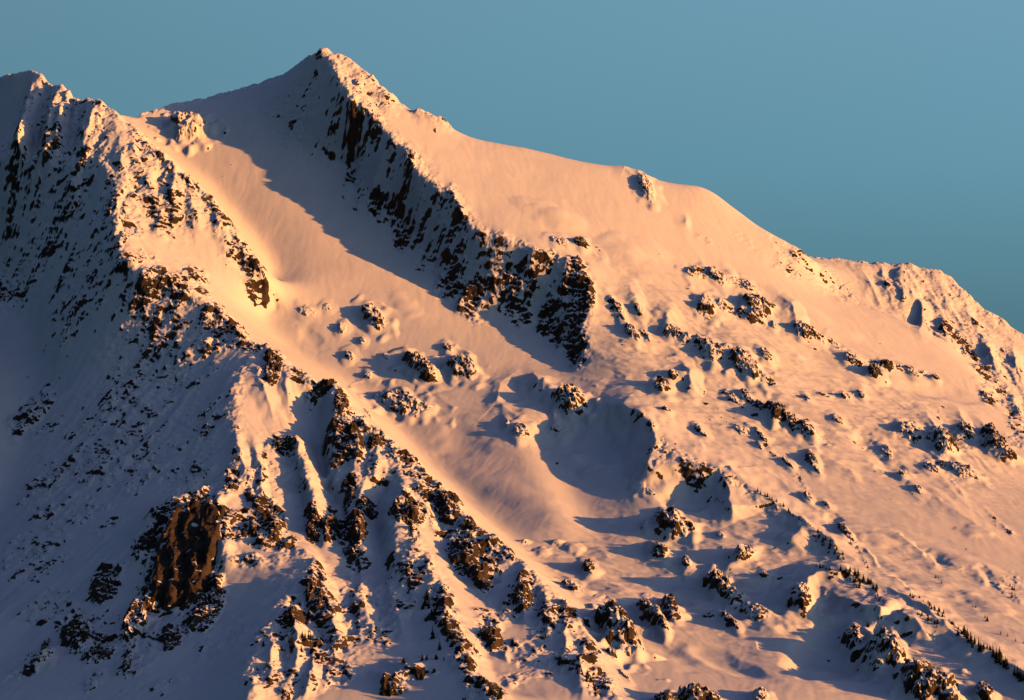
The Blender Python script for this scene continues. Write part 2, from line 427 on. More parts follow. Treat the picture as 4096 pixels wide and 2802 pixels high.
RIDGES = [
    # crest, height, lee width, windward width
    ([(2380, 1615), (2490, 1625), (2560, 1655), (2610, 1715), (2622, 1790), (2590, 1860), (2560, 1930)], 30, 250, 130, 1.5, 1.6),
    ([(2640, 1870), (2780, 1875), (2870, 1880), (2912, 1950), (2922, 2030), (2938, 2090)], 24, 230, 90, 1.2, 1.8),
    ([(2512, 1140), (2538, 1185), (2556, 1235)], 12, 46, 100, 0.8, 2),
    ([(2620, 1228), (2672, 1255), (2682, 1305)], 13, 70, 100, 0.8, 2),
    ([(3115, 1182), (3162, 1215), (3182, 1260), (3172, 1322)], 15, 60, 110, 0.8, 2),
    ([(2735, 862), (2745, 888), (2752, 915)], 6, 22, 60, 0.8, 2),
    ([(2398, 1010), (2412, 1040), (2420, 1062)], 3, 20, 50, 0.8, 2),
    ([(2905, 1070), (2928, 1100), (2935, 1135)], 7, 30, 80, 0.8, 2),
    ([(2715, 1440), (2752, 1480), (2768, 1530), (2748, 1580)], 13, 56, 90, 0.8, 2),
    ([(2752, 1505), (2775, 1540), (2778, 1575)], 5, 18, 40, 0.8, 2),
    ([(2545, 650), (2560, 690), (2575, 740)], 6, 30, 60, 0.8, 2),
    ([(2470, 650), (2500, 668), (2540, 690)], 5, 60, 60, 1, 2),
    ([(3195, 2450), (3235, 2310), (3270, 2290), (3380, 2290), (3480, 2340)], [6, 28, 30, 24, 8], 150, 90, 1.1, 2),
    ([(3330, 2360), (3430, 2420), (3520, 2455), (3530, 2500)], 26, 160, 70, 1.1, 2),
    ([(3530, 2480), (3620, 2470), (3680, 2510), (3660, 2560)], 18, 100, 90, 1.1, 2),
    ([(3000, 1962), (3100, 2012), (3180, 2068), (3250, 2118), (3330, 2168), (3372, 2240)], [6, 14, 16, 16, 14, 5], 120, 70, 1.2, 2),
    ([(3460, 2310), (3560, 2355), (3700, 2425), (3780, 2500), (3870, 2560), (3960, 2610), (4050, 2660), (4150, 2720)], [6, 14, 15, 15, 15, 15, 15, 15], 130, 80, 1.2, 2),
    ([(3180, 2062), (3200, 2130), (3150, 2180)], 9, 50, 60, 0.9, 2),
    ([(2690, 2020), (2700, 2060), (2690, 2120)], 6, 40, 40, 1, 2),
    ([(3600, 2140), (3690, 2210)], [5, 5], 14, 80, 0.8, 2), ([(3725, 2230), (3745, 2265)], [6, 4], 26, 70, 0.9, 2), ([(3915, 2285), (3935, 2325)], [6, 5], 24, 60, 0.9, 2),
    ([(3580, 2310), (3640, 2360)], [5, 4], 14, 80, 0.8, 2), ([(3460, 2200), (3510, 2255)], [4, 4], 12, 70, 0.8, 2), ([(3200, 2090), (3250, 2120)], [5, 4], 30, 50, 0.8, 2),
    ([(3000, 1720), (3100, 1770), (3250, 1800), (3330, 1840), (3400, 1880), (3425, 1940)], 4, 40, 90, 1, 2),
    ([(2950, 1850), (3060, 1880), (3180, 1960), (3240, 2030)], 4, 40, 90, 1, 2),
    ([(2800, 1760), (2810, 1790), (2860, 1820)], 6, 16, 80, 0.8, 2), ([(2870, 1830), (2930, 1880), (3000, 1930)], 7, 40, 60, 1, 2),
    ([(3600, 1910), (3740, 1990), (3850, 2060), (3960, 2130), (4096, 2210)], 5, 60, 120, 1, 2),
    ([(3750, 1880), (3830, 1990), (3960, 2090)], 4, 40, 120, 1, 2),
    ([(2060, 1490), (2000, 1530), (1990, 1600), (2060, 1660)], [3, 8, 8, 3], 120, 70, 1, 2),
    ([(2130, 1480), (2150, 1530), (2210, 1600)], 9, 140, 70, 1.2, 2),
    ([(2130, 1010), (2120, 1060), (2110, 1130)], 16, 90, 60, 0.9, 1.5),       # buttress of the cliff band
    ([(2000, 960), (1960, 1050), (1930, 1150)], 14, 60, 90, 1, 1.5),
    ([(2255, 1045), (2262, 1130), (2250, 1220), (2262, 1320)], 14, 60, 90, 1, 1.5),
    ([(1490, 480), (1450, 560), (1420, 650)], 12, 60, 60, 1, 1.5), ([(1560, 560), (1520, 640), (1500, 720), (1490, 800)], 12, 60, 60, 1, 1.5),
    ([(1350, 300), (1370, 400), (1400, 480), (1440, 560)], 8, 60, 60, 1, 1.5),
    ([(1650, 690), (1600, 760), (1560, 830)], 8, 60, 80, 1, 1.5), ([(1830, 810), (1790, 900), (1740, 990)], 8, 60, 80, 1, 1.5),
    ([(1720, 790), (1680, 880), (1640, 960)], 7, 60, 60, 1, 1.5),
    ([(1640, 454), (1677, 443), (1725, 468), (1776, 485), (1818, 522)], 9, 40, 50, 1, 1.3), ([(1440, 275), (1500, 330), (1560, 385), (1596, 425)], 7, 40, 60, 1, 1.3),
    # ribs of the left peak
    ([(140, 290), (110, 400), (90, 480), (80, 600), (70, 660)], 34, 54, 45, .9, 1.1), ([(232, 345), (205, 430), (185, 520), (180, 600), (190, 660)], 34, 63, 45, .9, 1.1),
    ([(100, 480), (60, 560), (20, 640), (-30, 700)], 33, 63, 45, .9, 1.1), ([(260, 390), (240, 440), (225, 560), (200, 640)], 18, 36, 27, .9, 1.1), ([(350, 410), (340, 470), (330, 520), (340, 640)], 20, 45, 36, .9, 1.1),
    ([(40, 760), (30, 800), (10, 850)], 23, 27, 27, .9, 1.1), ([(140, 600), (120, 680), (130, 760)], 18, 36, 27, .9, 1.1), ([(290, 640), (280, 760), (260, 860)], 23, 54, 45, .9, 1.1), ([(380, 420), (365, 470), (340, 560)], 18, 36, 27, .9, 1.1),
    # ribs of the spur next to the glacier
    ([(455, 470), (475, 560), (490, 660), (520, 760)], 10, 50, 60, 1, 1.4), ([(520, 500), (540, 600), (560, 660)], 9, 40, 60, 1, 1.4), ([(705, 680), (690, 760), (690, 830)], 18, 44, 60, 0.9, 1.4),
    ([(590, 700), (620, 800), (640, 890)], 9, 40, 50, 1, 1.4), ([(750, 720), (770, 820), (800, 920)], 12, 40, 50, 1, 1.4), ([(850, 810), (880, 900), (920, 980)], 9, 40, 50, 1, 1.4), ([(480, 640), (560, 700), (620, 760)], 8, 40, 50, 1, 1.4),
    # flutes of the far right face
    ([(3440, 1065), (3480, 1130), (3520, 1230)], 7, 30, 50, 1, 1.4), ([(3520, 1060), (3545, 1140), (3580, 1240)], 8, 30, 40, 1, 1.4), ([(3600, 1050), (3600, 1130), (3620, 1230)], 12, 50, 60, 1, 1.4),
    ([(3640, 1095), (3650, 1180), (3700, 1260)], 14, 50, 50, 0.9, 1.4), ([(3690, 1210), (3690, 1270), (3680, 1330)], 14, 44, 40, 0.9, 1.4), ([(3770, 1250), (3770, 1310), (3790, 1370)], 14, 50, 50, 0.9, 1.4),
    ([(3720, 1080), (3790, 1200), (3850, 1300), (3890, 1380)], 8, 50, 60, 1, 1.4), ([(3830, 1140), (3880, 1260), (3950, 1380)], 8, 40, 50, 1, 1.4), ([(3950, 1370), (3960, 1430), (4000, 1520)], 14, 40, 40, 0.9, 1.4),
    ([(3900, 1300), (3960, 1400), (4040, 1560)], 9, 40, 50, 1, 1.4), ([(4050, 1385), (4060, 1450), (4090, 1540)], 13, 40, 40, 0.9, 1.4), ([(4050, 1530), (4060, 1620), (4100, 1700)], 10, 34, 40, 0.9, 1.4),
    # right group
    ([(3700, 1650), (3760, 1740), (3790, 1830)], 13, 50, 60, 0.9, 1.5), ([(3830, 1640), (3870, 1710), (3900, 1780)], 12, 40, 60, 0.9, 1.5), ([(3920, 1680), (3960, 1740), (4010, 1790), (4060, 1830)], 14, 50, 60, 0.9, 1.5),
    # sunlit foreground face
    ([(1010, 1450), (1060, 1560), (1100, 1680)], 12, 50, 60, 1, 1.5), ([(1130, 1460), (1150, 1560), (1170, 1680)], 10, 40, 60, 1, 1.5), ([(1240, 1540), (1255, 1600), (1250, 1650)], 12, 40, 40, 1, 1.5),
    ([(935, 1740), (960, 1800), (980, 1880), (975, 1960)], 14, 40, 50, 1, 1.5), ([(1010, 1760), (1040, 1850), (1050, 1960), (1020, 2060)], 15, 30, 60, 0.9, 1.5), ([(1420, 1700), (1430, 1800), (1420, 1880)], 18, 40, 50, 1, 1.5),
    ([(1500, 1750), (1510, 1850), (1500, 1950)], 12, 40, 50, 1, 1.5), ([(1370, 1960), (1390, 2050), (1420, 2130)], 18, 40, 50, 1, 1.5), ([(1700, 1960), (1720, 2050), (1740, 2120)], 15, 40, 50, 1, 1.5),
    ([(1290, 2290), (1310, 2400), (1340, 2500), (1350, 2600)], 18, 50, 60, 1, 1.5), ([(1170, 2400), (1180, 2500), (1190, 2600), (1180, 2700)], 18, 50, 60, 1, 1.5), ([(1440, 2260), (1450, 2400), (1500, 2560)], 14, 50, 60, 1, 1.5),
    ([(1080, 2500), (1090, 2600), (1080, 2700)], 15, 40, 50, 1, 1.5), ([(1260, 2580), (1250, 2680), (1220, 2780)], 15, 40, 50, 1, 1.5), ([(1550, 2330), (1590, 2450), (1620, 2560)], 10, 50, 60, 1, 1.5),
    ([(2100, 2270), (2090, 2380), (2100, 2480)], 18, 50, 50, 1, 1.5), ([(2180, 2370), (2180, 2460), (2200, 2560)], 15, 50, 50, 1, 1.5), ([(2260, 2450), (2260, 2560), (2280, 2660)], 15, 50, 50, 1, 1.5), ([(2340, 2560), (2320, 2660), (2330, 2780)], 15, 50, 50, 1, 1.5),
    ([(1560, 2650), (1640, 2660), (1700, 2650)], 21, 40, 60, 1, 1.5), ([(1500, 2690), (1540, 2700), (1610, 2690)], 18, 30, 40, 1, 1.5),
    ([(630, 2030), (700, 2000), (770, 1976), (825, 1960), (850, 1990)], [18, 24, 26, 26, 10], 60, 130, 1, .9), ([(832, 1985), (868, 2100), (895, 2220)], [14, 16, 6], 60, 60, 1, 1),
    # small cornice on the shaded flank
    ([(680, 1440), (740, 1410), (790, 1385), (850, 1400)], 10, 40, 60, 1, 1.5),
]
for args in BUMPS:
    bump(*args)
for args in RIDGES:
    ridge(*args)

# ------------------------------------------------------------------ single outcrops and crags (u, v, half length, half width, turn, height, rockiness, kind, label)
OUT = [
    (755, 486, 84, 56, 5, 34, .30, 'rock_outcrop', 'snow-plastered rock knob on the saddle between the two peaks'),
    (1497, 1256, 76, 36, 40, 20, .62, 'rock_outcrop', 'rock outcrop alone on the open glacier, throwing a short pointed shadow'),
    (1230, 1238, 44, 20, 10, 6, .60, 'rock_outcrop', 'faint patch of rock specks on the glacier beside the dark spur tip'),
    (1308, 1224, 22, 16, 0, 5, .62, 'rock_outcrop', 'tiny rock speck between the faint rock patch and the lone glacier outcrop'),
    (1369, 1306, 20, 26, 0, 9, .34, 'snow_mound', 'rounded snow mound below the faint rock patch on the glacier'),
    (1450, 1358, 16, 16, 0, 7, .40, 'snow_mound', 'small snow mound downhill of the lone glacier outcrop'),
    (1398, 1418, 28, 17, 35, 9, .62, 'rock_outcrop', 'small broken rock on the glacier uphill of the dark rock tower'),
    (1473, 1500, 26, 15, 20, 8, .60, 'rock_outcrop', 'small snowy rock on the glacier uphill of the long snowy hump'),
    (1545, 1425, 20, 12, 40, 5, .45, 'rock_outcrop', 'low rock rib just left of the dark-sided outcrop pair'),
    (1683, 1455, 96, 36, 38, 27, .70, 'rock_outcrop', 'long outcrop with a dark overhanging left side in mid glacier'),
    (1850, 1450, 76, 46, 30, 24, .66, 'rock_outcrop', 'broad speckled outcrop right of the long dark-sided one'),
    (1790, 1385, 30, 14, 35, 9, .62, 'rock_outcrop', 'small rock crown above the broad speckled outcrop'),
    (1600, 1600, 130, 50, 18, 22, .60, 'rock_outcrop', 'wide snowy hump studded with rocks below the glacier outcrop pair'),
    (1478, 1657, 46, 13, 58, 8, .60, 'rock_outcrop', 'narrow rock rib lying close behind the dark ridge crest'),
    (2275, 1582, 78, 52, 25, 30, .72, 'rock_outcrop', 'rocky knoll left of the big shaded hollow, below the cliff foot'),
    (2085, 1710, 42, 36, 20, 13, .58, 'rock_outcrop', 'snow-wrapped boulder heap at the lower edge of the forked shadow'),
    (2026, 1690, 12, 24, -10, 8, .50, 'rock_outcrop', 'slim snowy rock tucked left of the snow-wrapped boulder heap'),
    (2222, 1705, 26, 16, 20, 6, .60, 'rock_outcrop', 'small rock cluster on the snow left of the big shaded hollow'),
    (2648, 1530, 38, 42, 0, 22, .76, 'boulder', 'blocky brown boulder right beside the crescent-shaped shadow, larger of two'),
    (2692, 1498, 24, 22, 20, 16, .78, 'boulder', 'smaller brown boulder touching the crescent-shaped shadow'),
    (2663, 1638, 22, 15, 25, 10, .76, 'boulder', 'small dark boulder on the snow rim above the big shaded hollow'),
    (2554, 1664, 30, 12, 15, 8, .86, 'rock_outcrop', 'dark rock band at the upper right rim of the big shaded hollow'),
    (2600, 1690, 22, 12, 40, 8, .76, 'rock_outcrop', 'small brown rock just right of the hollow rim band'),
    (2527, 1325, 46, 22, 52, 16, .76, 'rock_outcrop', 'dark oval rock right of the cliff band, standing on smooth snow'),
    (2472, 1235, 56, 12, 55, 8, .72, 'rock_outcrop', 'thin string of rocks leading down to the dark oval rock'),
    (2590, 1345, 34, 9, 66, 6, .70, 'rock_outcrop', 'thin string of rocks just right of the dark oval rock'),
    (2556, 1235, 24, 16, 50, 10, .72, 'rock_outcrop', 'small rock at the foot of the narrow cornice shadow'),
    (2706, 1325, 70, 26, 22, 15, .64, 'rock_outcrop', 'speckled rock band starting at the round cornice shadow'),
    (2800, 1370, 44, 20, 30, 10, .56, 'rock_outcrop', 'low snowy rock continuing the speckled band to the lower right'),
    (2850, 1398, 58, 46, 20, 20, .60, 'rock_outcrop', 'snowy half of the large double outcrop on the right slope'),
    (2978, 1440, 88, 46, 50, 24, .70, 'rock_outcrop', 'darker half of the large double outcrop on the right slope'),
    (3068, 1415, 40, 24, 48, 12, .66, 'rock_outcrop', 'small rock patch uphill of the large double outcrop'),
    (2826, 1213, 48, 46, 40, 16, .68, 'rock_outcrop', 'speckled rock patch left of the overhanging dark ledge'),
    (2890, 1215, 22, 34, -10, 10, .62, 'rock_outcrop', 'narrow snowy rocks between the speckled patch and the dark ledge'),
    (3010, 1205, 44, 40, 10, 24, .80, 'rock_outcrop', 'dark overhanging rock ledge beside the tall leaf-shaped shadow'),
    (3070, 1220, 42, 14, 0, 16, .80, 'rock_outcrop', 'flat dark shelf reaching right from the overhanging ledge'),
    (3030, 1260, 60, 18, -15, 12, .68, 'rock_outcrop', 'lower snowy shelf beneath the overhanging dark ledge'),
    (3095, 1295, 12, 22, 0, 8, .56, 'rock_outcrop', 'little snowy rock left of the tall leaf-shaped shadow'),
    (2776, 1083, 38, 24, 10, 11, .60, 'rock_outcrop', 'snowy rock patch high on the bright slope, left one of the upper pair'),
    (2868, 1098, 60, 28, 25, 15, .54, 'rock_outcrop', 'snowy humped outcrop high on the bright slope, right one of the upper pair'),
    (2990, 1135, 36, 26, 40, 9, .60, 'rock_outcrop', 'scattered rocks on the bright slope above the overhanging ledge'),
    (2326, 970, 38, 17, 12, 15, .95, 'rock_outcrop', 'dark icicle-streaked rock mouth on the bright upper snowfield'),
    (2240, 958, 46, 20, 5, 8, .52, 'rock_outcrop', 'faint snowy rock beside the dark rock mouth on the upper snowfield'),
    (2588, 735, 36, 62, -25, 15, .48, 'rock_outcrop', 'snow-crusted bump under the skyline of the bright upper snowfield'),
    (3215, 1318, 48, 30, 20, 18, .72, 'rock_outcrop', 'dark speckled outcrop at the foot of the tall leaf-shaped shadow'),
    (3275, 1345, 42, 20, 15, 12, .64, 'rock_outcrop', 'row of snowy rock teeth right of the leaf-shadow outcrop'),
    (3410, 1432, 46, 28, 20, 14, .60, 'rock_outcrop', 'snowy rocks uphill of the dark block on the far right slope'),
    (3497, 1482, 34, 26, 10, 24, .86, 'boulder', 'dark square block on the open far right slope'),
    (3548, 1452, 34, 16, 0, 12, .68, 'rock_outcrop', 'low dark rocks right of the square block on the far slope'),
    (3650, 1482, 44, 20, 35, 9, .60, 'rock_outcrop', 'small rocks with snow streaks right of the square block'),
    (3742, 1508, 16, 11, 30, 8, .72, 'boulder', 'single small dark boulder above the broad dusky shadow band'),
    (3105, 1640, 54, 32, 30, 18, .68, 'rock_outcrop', 'snowy head of the long brown ledge in mid slope'),
    (3104, 1665, 26, 17, -25, 22, .98, 'rock_slab', 'smooth brown slab face on the long ledge in mid slope'),
    (3175, 1690, 70, 26, 40, 16, .74, 'rock_outcrop', 'middle stretch of the long brown ledge, broken by snow'),
    (3235, 1708, 30, 44, -15, 14, .74, 'rock_outcrop', 'dark lower end of the long brown ledge'),
    (2935, 1588, 36, 22, 35, 9, .68, 'rock_outcrop', 'dark rocks left of the long brown ledge, upper cluster'),
    (2988, 1588, 50, 16, 62, 13, .78, 'rock_outcrop', 'steep dark rib left of the long brown ledge'),
    (3040, 1632, 34, 14, 62, 12, .80, 'rock_outcrop', 'short dark rib touching the head of the long brown ledge'),
    (2805, 1722, 38, 18, 50, 10, .70, 'rock_outcrop', 'small rock with a snow cap right of the big shaded hollow'),
    (2965, 1710, 40, 24, 30, 7, .56, 'rock_outcrop', 'faint speckled rock on the slope below the steep dark rib'),
    (3045, 1738, 54, 13, 60, 9, .74, 'rock_outcrop', 'slanting string of dark rocks below the long brown ledge'),
    (3037, 1778, 24, 10, 62, 7, .72, 'rock_outcrop', 'short string of dark rocks left of the slanting string'),
    (3246, 1822, 24, 48, -14, 14, .78, 'rock_outcrop', 'upright dark rock between two smooth snow swells'),
    (3270, 1880, 12, 26, -25, 7, .72, 'rock_outcrop', 'small rock trailing below the upright dark rock'),
    (3150, 1850, 38, 12, 52, 8, .74, 'rock_outcrop', 'thin dark rock rib left of the upright dark rock'),
    (3232, 1982, 15, 30, -15, 10, .76, 'rock_outcrop', 'small upright rock above the long row of conifers'),
    (3308, 2018, 28, 12, 50, 7, .66, 'rock_outcrop', 'small slanting rock right of the small upright one'),
    (3660, 1722, 90, 48, 20, 18, .58, 'rock_outcrop', 'wide speckled left part of the rocky group on the far right'),
    (3772, 1745, 44, 70, 10, 26, .64, 'rock_outcrop', 'shaded rock tooth in the middle of the far right group'),
    (3806, 1780, 30, 18, 0, 14, .84, 'boulder', 'dark boulder at the foot of the shaded rock tooth'),
    (3868, 1712, 44, 30, 50, 16, .68, 'rock_outcrop', 'slanted rocks between the rock tooth and the darkest block'),
    (3955, 1718, 36, 34, 20, 26, .80, 'rock_outcrop', 'darkest block of the far right rocky group'),
    (3985, 1765, 60, 30, 5, 20, .80, 'rock_outcrop', 'dark shelf under the darkest block of the far right group'),
    (4040, 1815, 36, 18, -5, 14, .74, 'rock_outcrop', 'lowest right rock of the far right group, dark underneath'),
    (3850, 1870, 66, 44, 20, 16, .66, 'rock_outcrop', 'lower rocks of the far right group with snow between them'),
    (3725, 1862, 40, 26, 20, 12, .64, 'rock_outcrop', 'small rocks lower left of the shaded rock tooth'),
    (3608, 1890, 22, 24, 20, 10, .72, 'boulder', 'lone dark boulder beside the dusky trough on the right slope'),
    (3674, 1950, 18, 26, -20, 9, .68, 'rock_outcrop', 'lone thin rock below the boulder beside the dusky trough'),
    (3547, 1800, 22, 44, -15, 9, .58, 'rock_outcrop', 'faint rock streak above the dusky trough on the right slope'),
    (3350, 1670, 34, 22, 40, 9, .64, 'rock_outcrop', 'small rock right of the long brown ledge'),
    (3227, 1588, 12, 22, -20, 7, .68, 'rock_outcrop', 'tiny upright rock above the long brown ledge'),
    (3382, 1577, 22, 17, 20, 9, .70, 'boulder', 'small dark boulder in the row below the square block'),
    (3443, 1568, 14, 22, -25, 8, .70, 'boulder', 'thin dark boulder at the right end of the row below the square block'),
    (3300, 1576, 30, 9, 10, 5, .64, 'rock_outcrop', 'low rocks at the left end of the row below the square block'),
    (3378, 2120, 56, 20, 62, 16, .80, 'rock_outcrop', 'dark steep rock above the dense clump of conifers'),
    (2690, 2078, 96, 46, 20, 30, .66, 'rock_outcrop', 'wide rocky knoll with a jagged shadow reaching left'),
    (2640, 2195, 48, 36, 30, 18, .64, 'rock_outcrop', 'snowy rock hump right below the wide rocky knoll'),
    (2746, 2242, 22, 32, -15, 13, .58, 'rock_outcrop', 'small snowy hump between the rock hump and the long dark-sided block'),
    (2600, 1968, 30, 12, 30, 7, .50, 'rock_outcrop', 'low rocks on the snow spur under the big shaded hollow'),
    (2885, 2140, 24, 14, 35, 7, .66, 'rock_outcrop', 'little dark rock on the smooth snow above the long dark-sided block'),
    (2975, 2210, 54, 36, -15, 20, .52, 'rock_outcrop', 'snowy boulder with a dark cave-like left side'),
    (2955, 2238, 24, 13, 40, 14, .92, 'boulder', 'dark stone at the left foot of the snowy boulder'),
    (2880, 2328, 96, 38, 48, 30, .74, 'rock_outcrop', 'long dark-sided block lying down the slope, lower right'),
    (3018, 2438, 72, 42, 30, 16, .68, 'rock_outcrop', 'speckled outcrop below the long dark-sided block'),
    (2464, 2490, 150, 74, 62, 50, .72, 'rock_outcrop', 'largest rocky hump of the lower slope, beside the dark ridge'),
    (2682, 2410, 58, 32, 60, 26, .74, 'rock_outcrop', 'upper right rock of the pair beside the largest hump'),
    (2602, 2452, 100, 30, 58, 28, .68, 'rock_outcrop', 'long left rock of the pair beside the largest hump'),
    (2645, 2500, 44, 20, 60, 14, .70, 'rock_outcrop', 'small rock under the pair beside the largest hump'),
    (2914, 2475, 60, 17, 56, 14, .74, 'rock_outcrop', 'narrow dark rock rib on the open snow, bottom right'),
    (2838, 2462, 34, 12, 5, 9, .62, 'rock_outcrop', 'low pointed rocks left of the narrow dark rib'),
    (2447, 2614, 34, 18, 55, 14, .84, 'boulder', 'dark boulder under the lower end of the largest hump'),
    (2498, 2698, 40, 10, 50, 7, .78, 'rock_outcrop', 'small dark rock string below the boulder under the largest hump'),
    (2292, 2336, 52, 38, 30, 16, .66, 'rock_outcrop', 'snowy rock patch next to the dark ridge above the largest hump'),
    (2355, 2262, 30, 44, -10, 18, .74, 'rock_outcrop', 'square rock with a dark right face near the ridge crest'),
    (2262, 2405, 22, 30, -20, 10, .66, 'rock_outcrop', 'small upright rock below the snowy rock patch'),
    (2800, 2785, 120, 46, 5, 32, .64, 'rock_outcrop', 'sunlit rock heap cut off by the bottom edge, centre right'),
    (2660, 2795, 60, 34, 0, 20, .86, 'rock_outcrop', 'dark shaded rock heap at the bottom edge, left of the sunlit heap'),
    (3042, 2772, 36, 46, 0, 16, .50, 'rock_outcrop', 'snowy hump with a shaded left side at the bottom edge'),
    (3205, 2372, 62, 60, 50, 26, .58, 'rock_outcrop', 'rocky buttress half in shade at the top of the large shadow'),
    (3530, 2575, 74, 88, 70, 44, .64, 'rock_peak', 'pointed rock peak with a sunlit top rising out of the large shadow'),
    (3410, 2548, 44, 46, 0, 26, .72, 'rock_outcrop', 'shaded dark rocks left of the pointed rock peak'),
    (3600, 2625, 22, 30, 0, 12, .74, 'rock_outcrop', 'small shaded rock right of the pointed rock peak'),
    (3735, 2720, 130, 76, 15, 36, .72, 'rock_cliff', 'large dark cliff in the bottom right corner with a sunlit crest'),
    (3640, 2690, 40, 80, 10, 24, .72, 'rock_outcrop', 'shaded rock rib left of the large dark corner cliff'),
    (3935, 2760, 44, 36, 30, 24, .78, 'rock_outcrop', 'dark rock right of the large corner cliff'),
    (3055, 2300, 26, 14, 30, 8, .84, 'rock_outcrop', 'small dark rocks inside the narrow shadow above the large shadow'),
    # crags of the dark ridge and the left side
    (748, 2135, 140, 215, 6, 40, 1.12, 'rock_crag', 'big brown crag with a flat top edge rising from the shaded slope'),
    (425, 2330, 72, 62, 0, 26, .92, 'rock_crag', 'black shaded crag left of the sunlit rock needles'),
    (560, 2380, 70, 170, 8, 34, .55, 'rock_buttress', 'sunlit snowy rock needles at the left foot of the big brown crag'),
    (820, 2390, 80, 140, 18, 24, .76, 'rock_buttress', 'shaded dark buttress under the big brown crag'),
    (300, 2510, 90, 60, 35, 20, .78, 'rock_crag', 'dark shaded rocks lower left of the black crag'),
    (390, 2590, 90, 46, 10, 18, .72, 'rock_crag', 'shaded rock band below the black crag'),
    (690, 2545, 44, 44, 0, 16, .88, 'rock_crag', 'lowest black rock under the shaded buttress'),
    (510, 2620, 20, 80, -8, 16, .50, 'rock_fin', 'thin snow fin with one sunlit edge near the bottom left'),
    (180, 2560, 18, 44, 0, 16, .55, 'rock_fin', 'tiny sunlit snow tooth in the bottom left shade'),
    (165, 2630, 56, 26, -15, 14, .70, 'rock_outcrop', 'shaded rock step under the tiny sunlit tooth'),
    (130, 1640, 66, 80, 40, 14, .78, 'rock_outcrop', 'dark rock patch alone on the smooth blue shaded slope'),
    (268, 1300, 26, 66, 15, 12, .66, 'rock_outcrop', 'narrow rock rib high on the smooth blue shaded slope'),
    (1090, 1445, 40, 84, 12, 26, .84, 'rock_tower', 'dark rock tower on the ridge crest above the sunlit couloirs'),
    (1365, 1580, 34, 70, -5, 20, .82, 'rock_tower', 'dark rock tower on the crest beside the blue snow chute'),
    (1392, 1720, 78, 110, 20, 26, .90, 'rock_crag', 'large dark brown rock face right of the blue snow chute'),
    (1500, 1740, 44, 46, 10, 20, .86, 'rock_crag', 'rounded dark rock on the crest right of the large brown face'),
    (1410, 1808, 56, 20, 5, 14, .84, 'rock_crag', 'low dark band under the large brown face'),
    (1140, 1770, 56, 36, 20, 18, .68, 'rock_crag', 'jagged rock step in the sunlit face left of the blue chute'),
    (1065, 2080, 74, 110, 0, 26, .78, 'rock_buttress', 'broad dark buttress at the foot of the sunlit snow pillar'),
    (1255, 2080, 36, 66, -10, 22, .78, 'rock_buttress', 'left dark rock tongue below the blue snow chute'),
    (1322, 2090, 32, 76, 0, 22, .78, 'rock_buttress', 'narrow middle rock tongue below the blue snow chute'),
    (1408, 2100, 62, 100, -6, 28, .80, 'rock_buttress', 'largest right rock tongue below the blue snow chute'),
    (1397, 1965, 26, 46, 0, 16, .90, 'rock_crag', 'dark pointed rock standing above the largest rock tongue'),
    (1470, 2020, 50, 36, 10, 18, .80, 'rock_crag', 'dark overhang at the head of the shaded snow gully'),
    (1622, 2030, 66, 46, 10, 22, .80, 'rock_crag', 'dark rock head right of the shaded snow gully'),
    (1850, 2185, 70, 110, -18, 28, .82, 'rock_crag', 'tall shaded rock wall below the ridge crest'),
    (1925, 2280, 40, 80, -28, 24, .84, 'rock_crag', 'lower shaded rock wall hanging off the ridge crest'),
    (1760, 2010, 70, 34, 42, 18, .78, 'rock_crag', 'jagged dark crest rocks above the tall shaded wall'),
    (1260, 2360, 50, 90, -5, 26, .84, 'rock_crag', 'dark sunlit rock prow at the corner of the blue bowl'),
    (1150, 2450, 80, 30, -22, 16, .80, 'rock_crag', 'dark rock band running down left from the prow'),
    (2090, 2330, 50, 76, -15, 24, .80, 'rock_crag', 'dark rock wall on the ridge left of the square rock'),
    (1960, 2520, 50, 70, -15, 22, .80, 'rock_crag', 'black rocks under the fringed snow edge'),
    (1565, 2745, 52, 26, 5, 18, .84, 'rock_crag', 'dark rock under a snow cap at the bottom, centre left'),
    (2275, 1135, 0, 0, 0, 0, 0, '', ''),
]
OUT = [o for o in OUT if o[2] > 0]
SITES = []
for (u, v, ru, rv, ang, hg, dn, kind, lab) in OUT:
    g = 1.0 if kind not in ('rock_crag', 'rock_buttress', 'rock_tower', 'rock_fin') else 0.0
    ca, cb, _, mpp = (x[0] for x in locate([u], [v + 0.25 * rv], 0.45 * hg))
    SITES.append((ca, cb, mpp))
for (u, v, ru, rv, ang, hg, dn, kind, lab), (ca, cb, mpp) in zip(OUT, SITES):
    if kind in ('rock_crag', 'rock_buttress', 'rock_tower', 'rock_fin'):
        continue
    w = window(ca, cb, max(ru, rv) * mpp * 1.9)
    q = ell_q(AA[w], BB[w], ca, cb, mpp, ru * 1.4 + 16, rv * 1.4 + 16, ang)
    q = q * (1 + 0.45 * perlin(AA[w] / 26 + u, BB[w] / 34 + v))
    H[w] += 0.6 * hg * np.clip(1 - q * q, 0, 1) ** 2


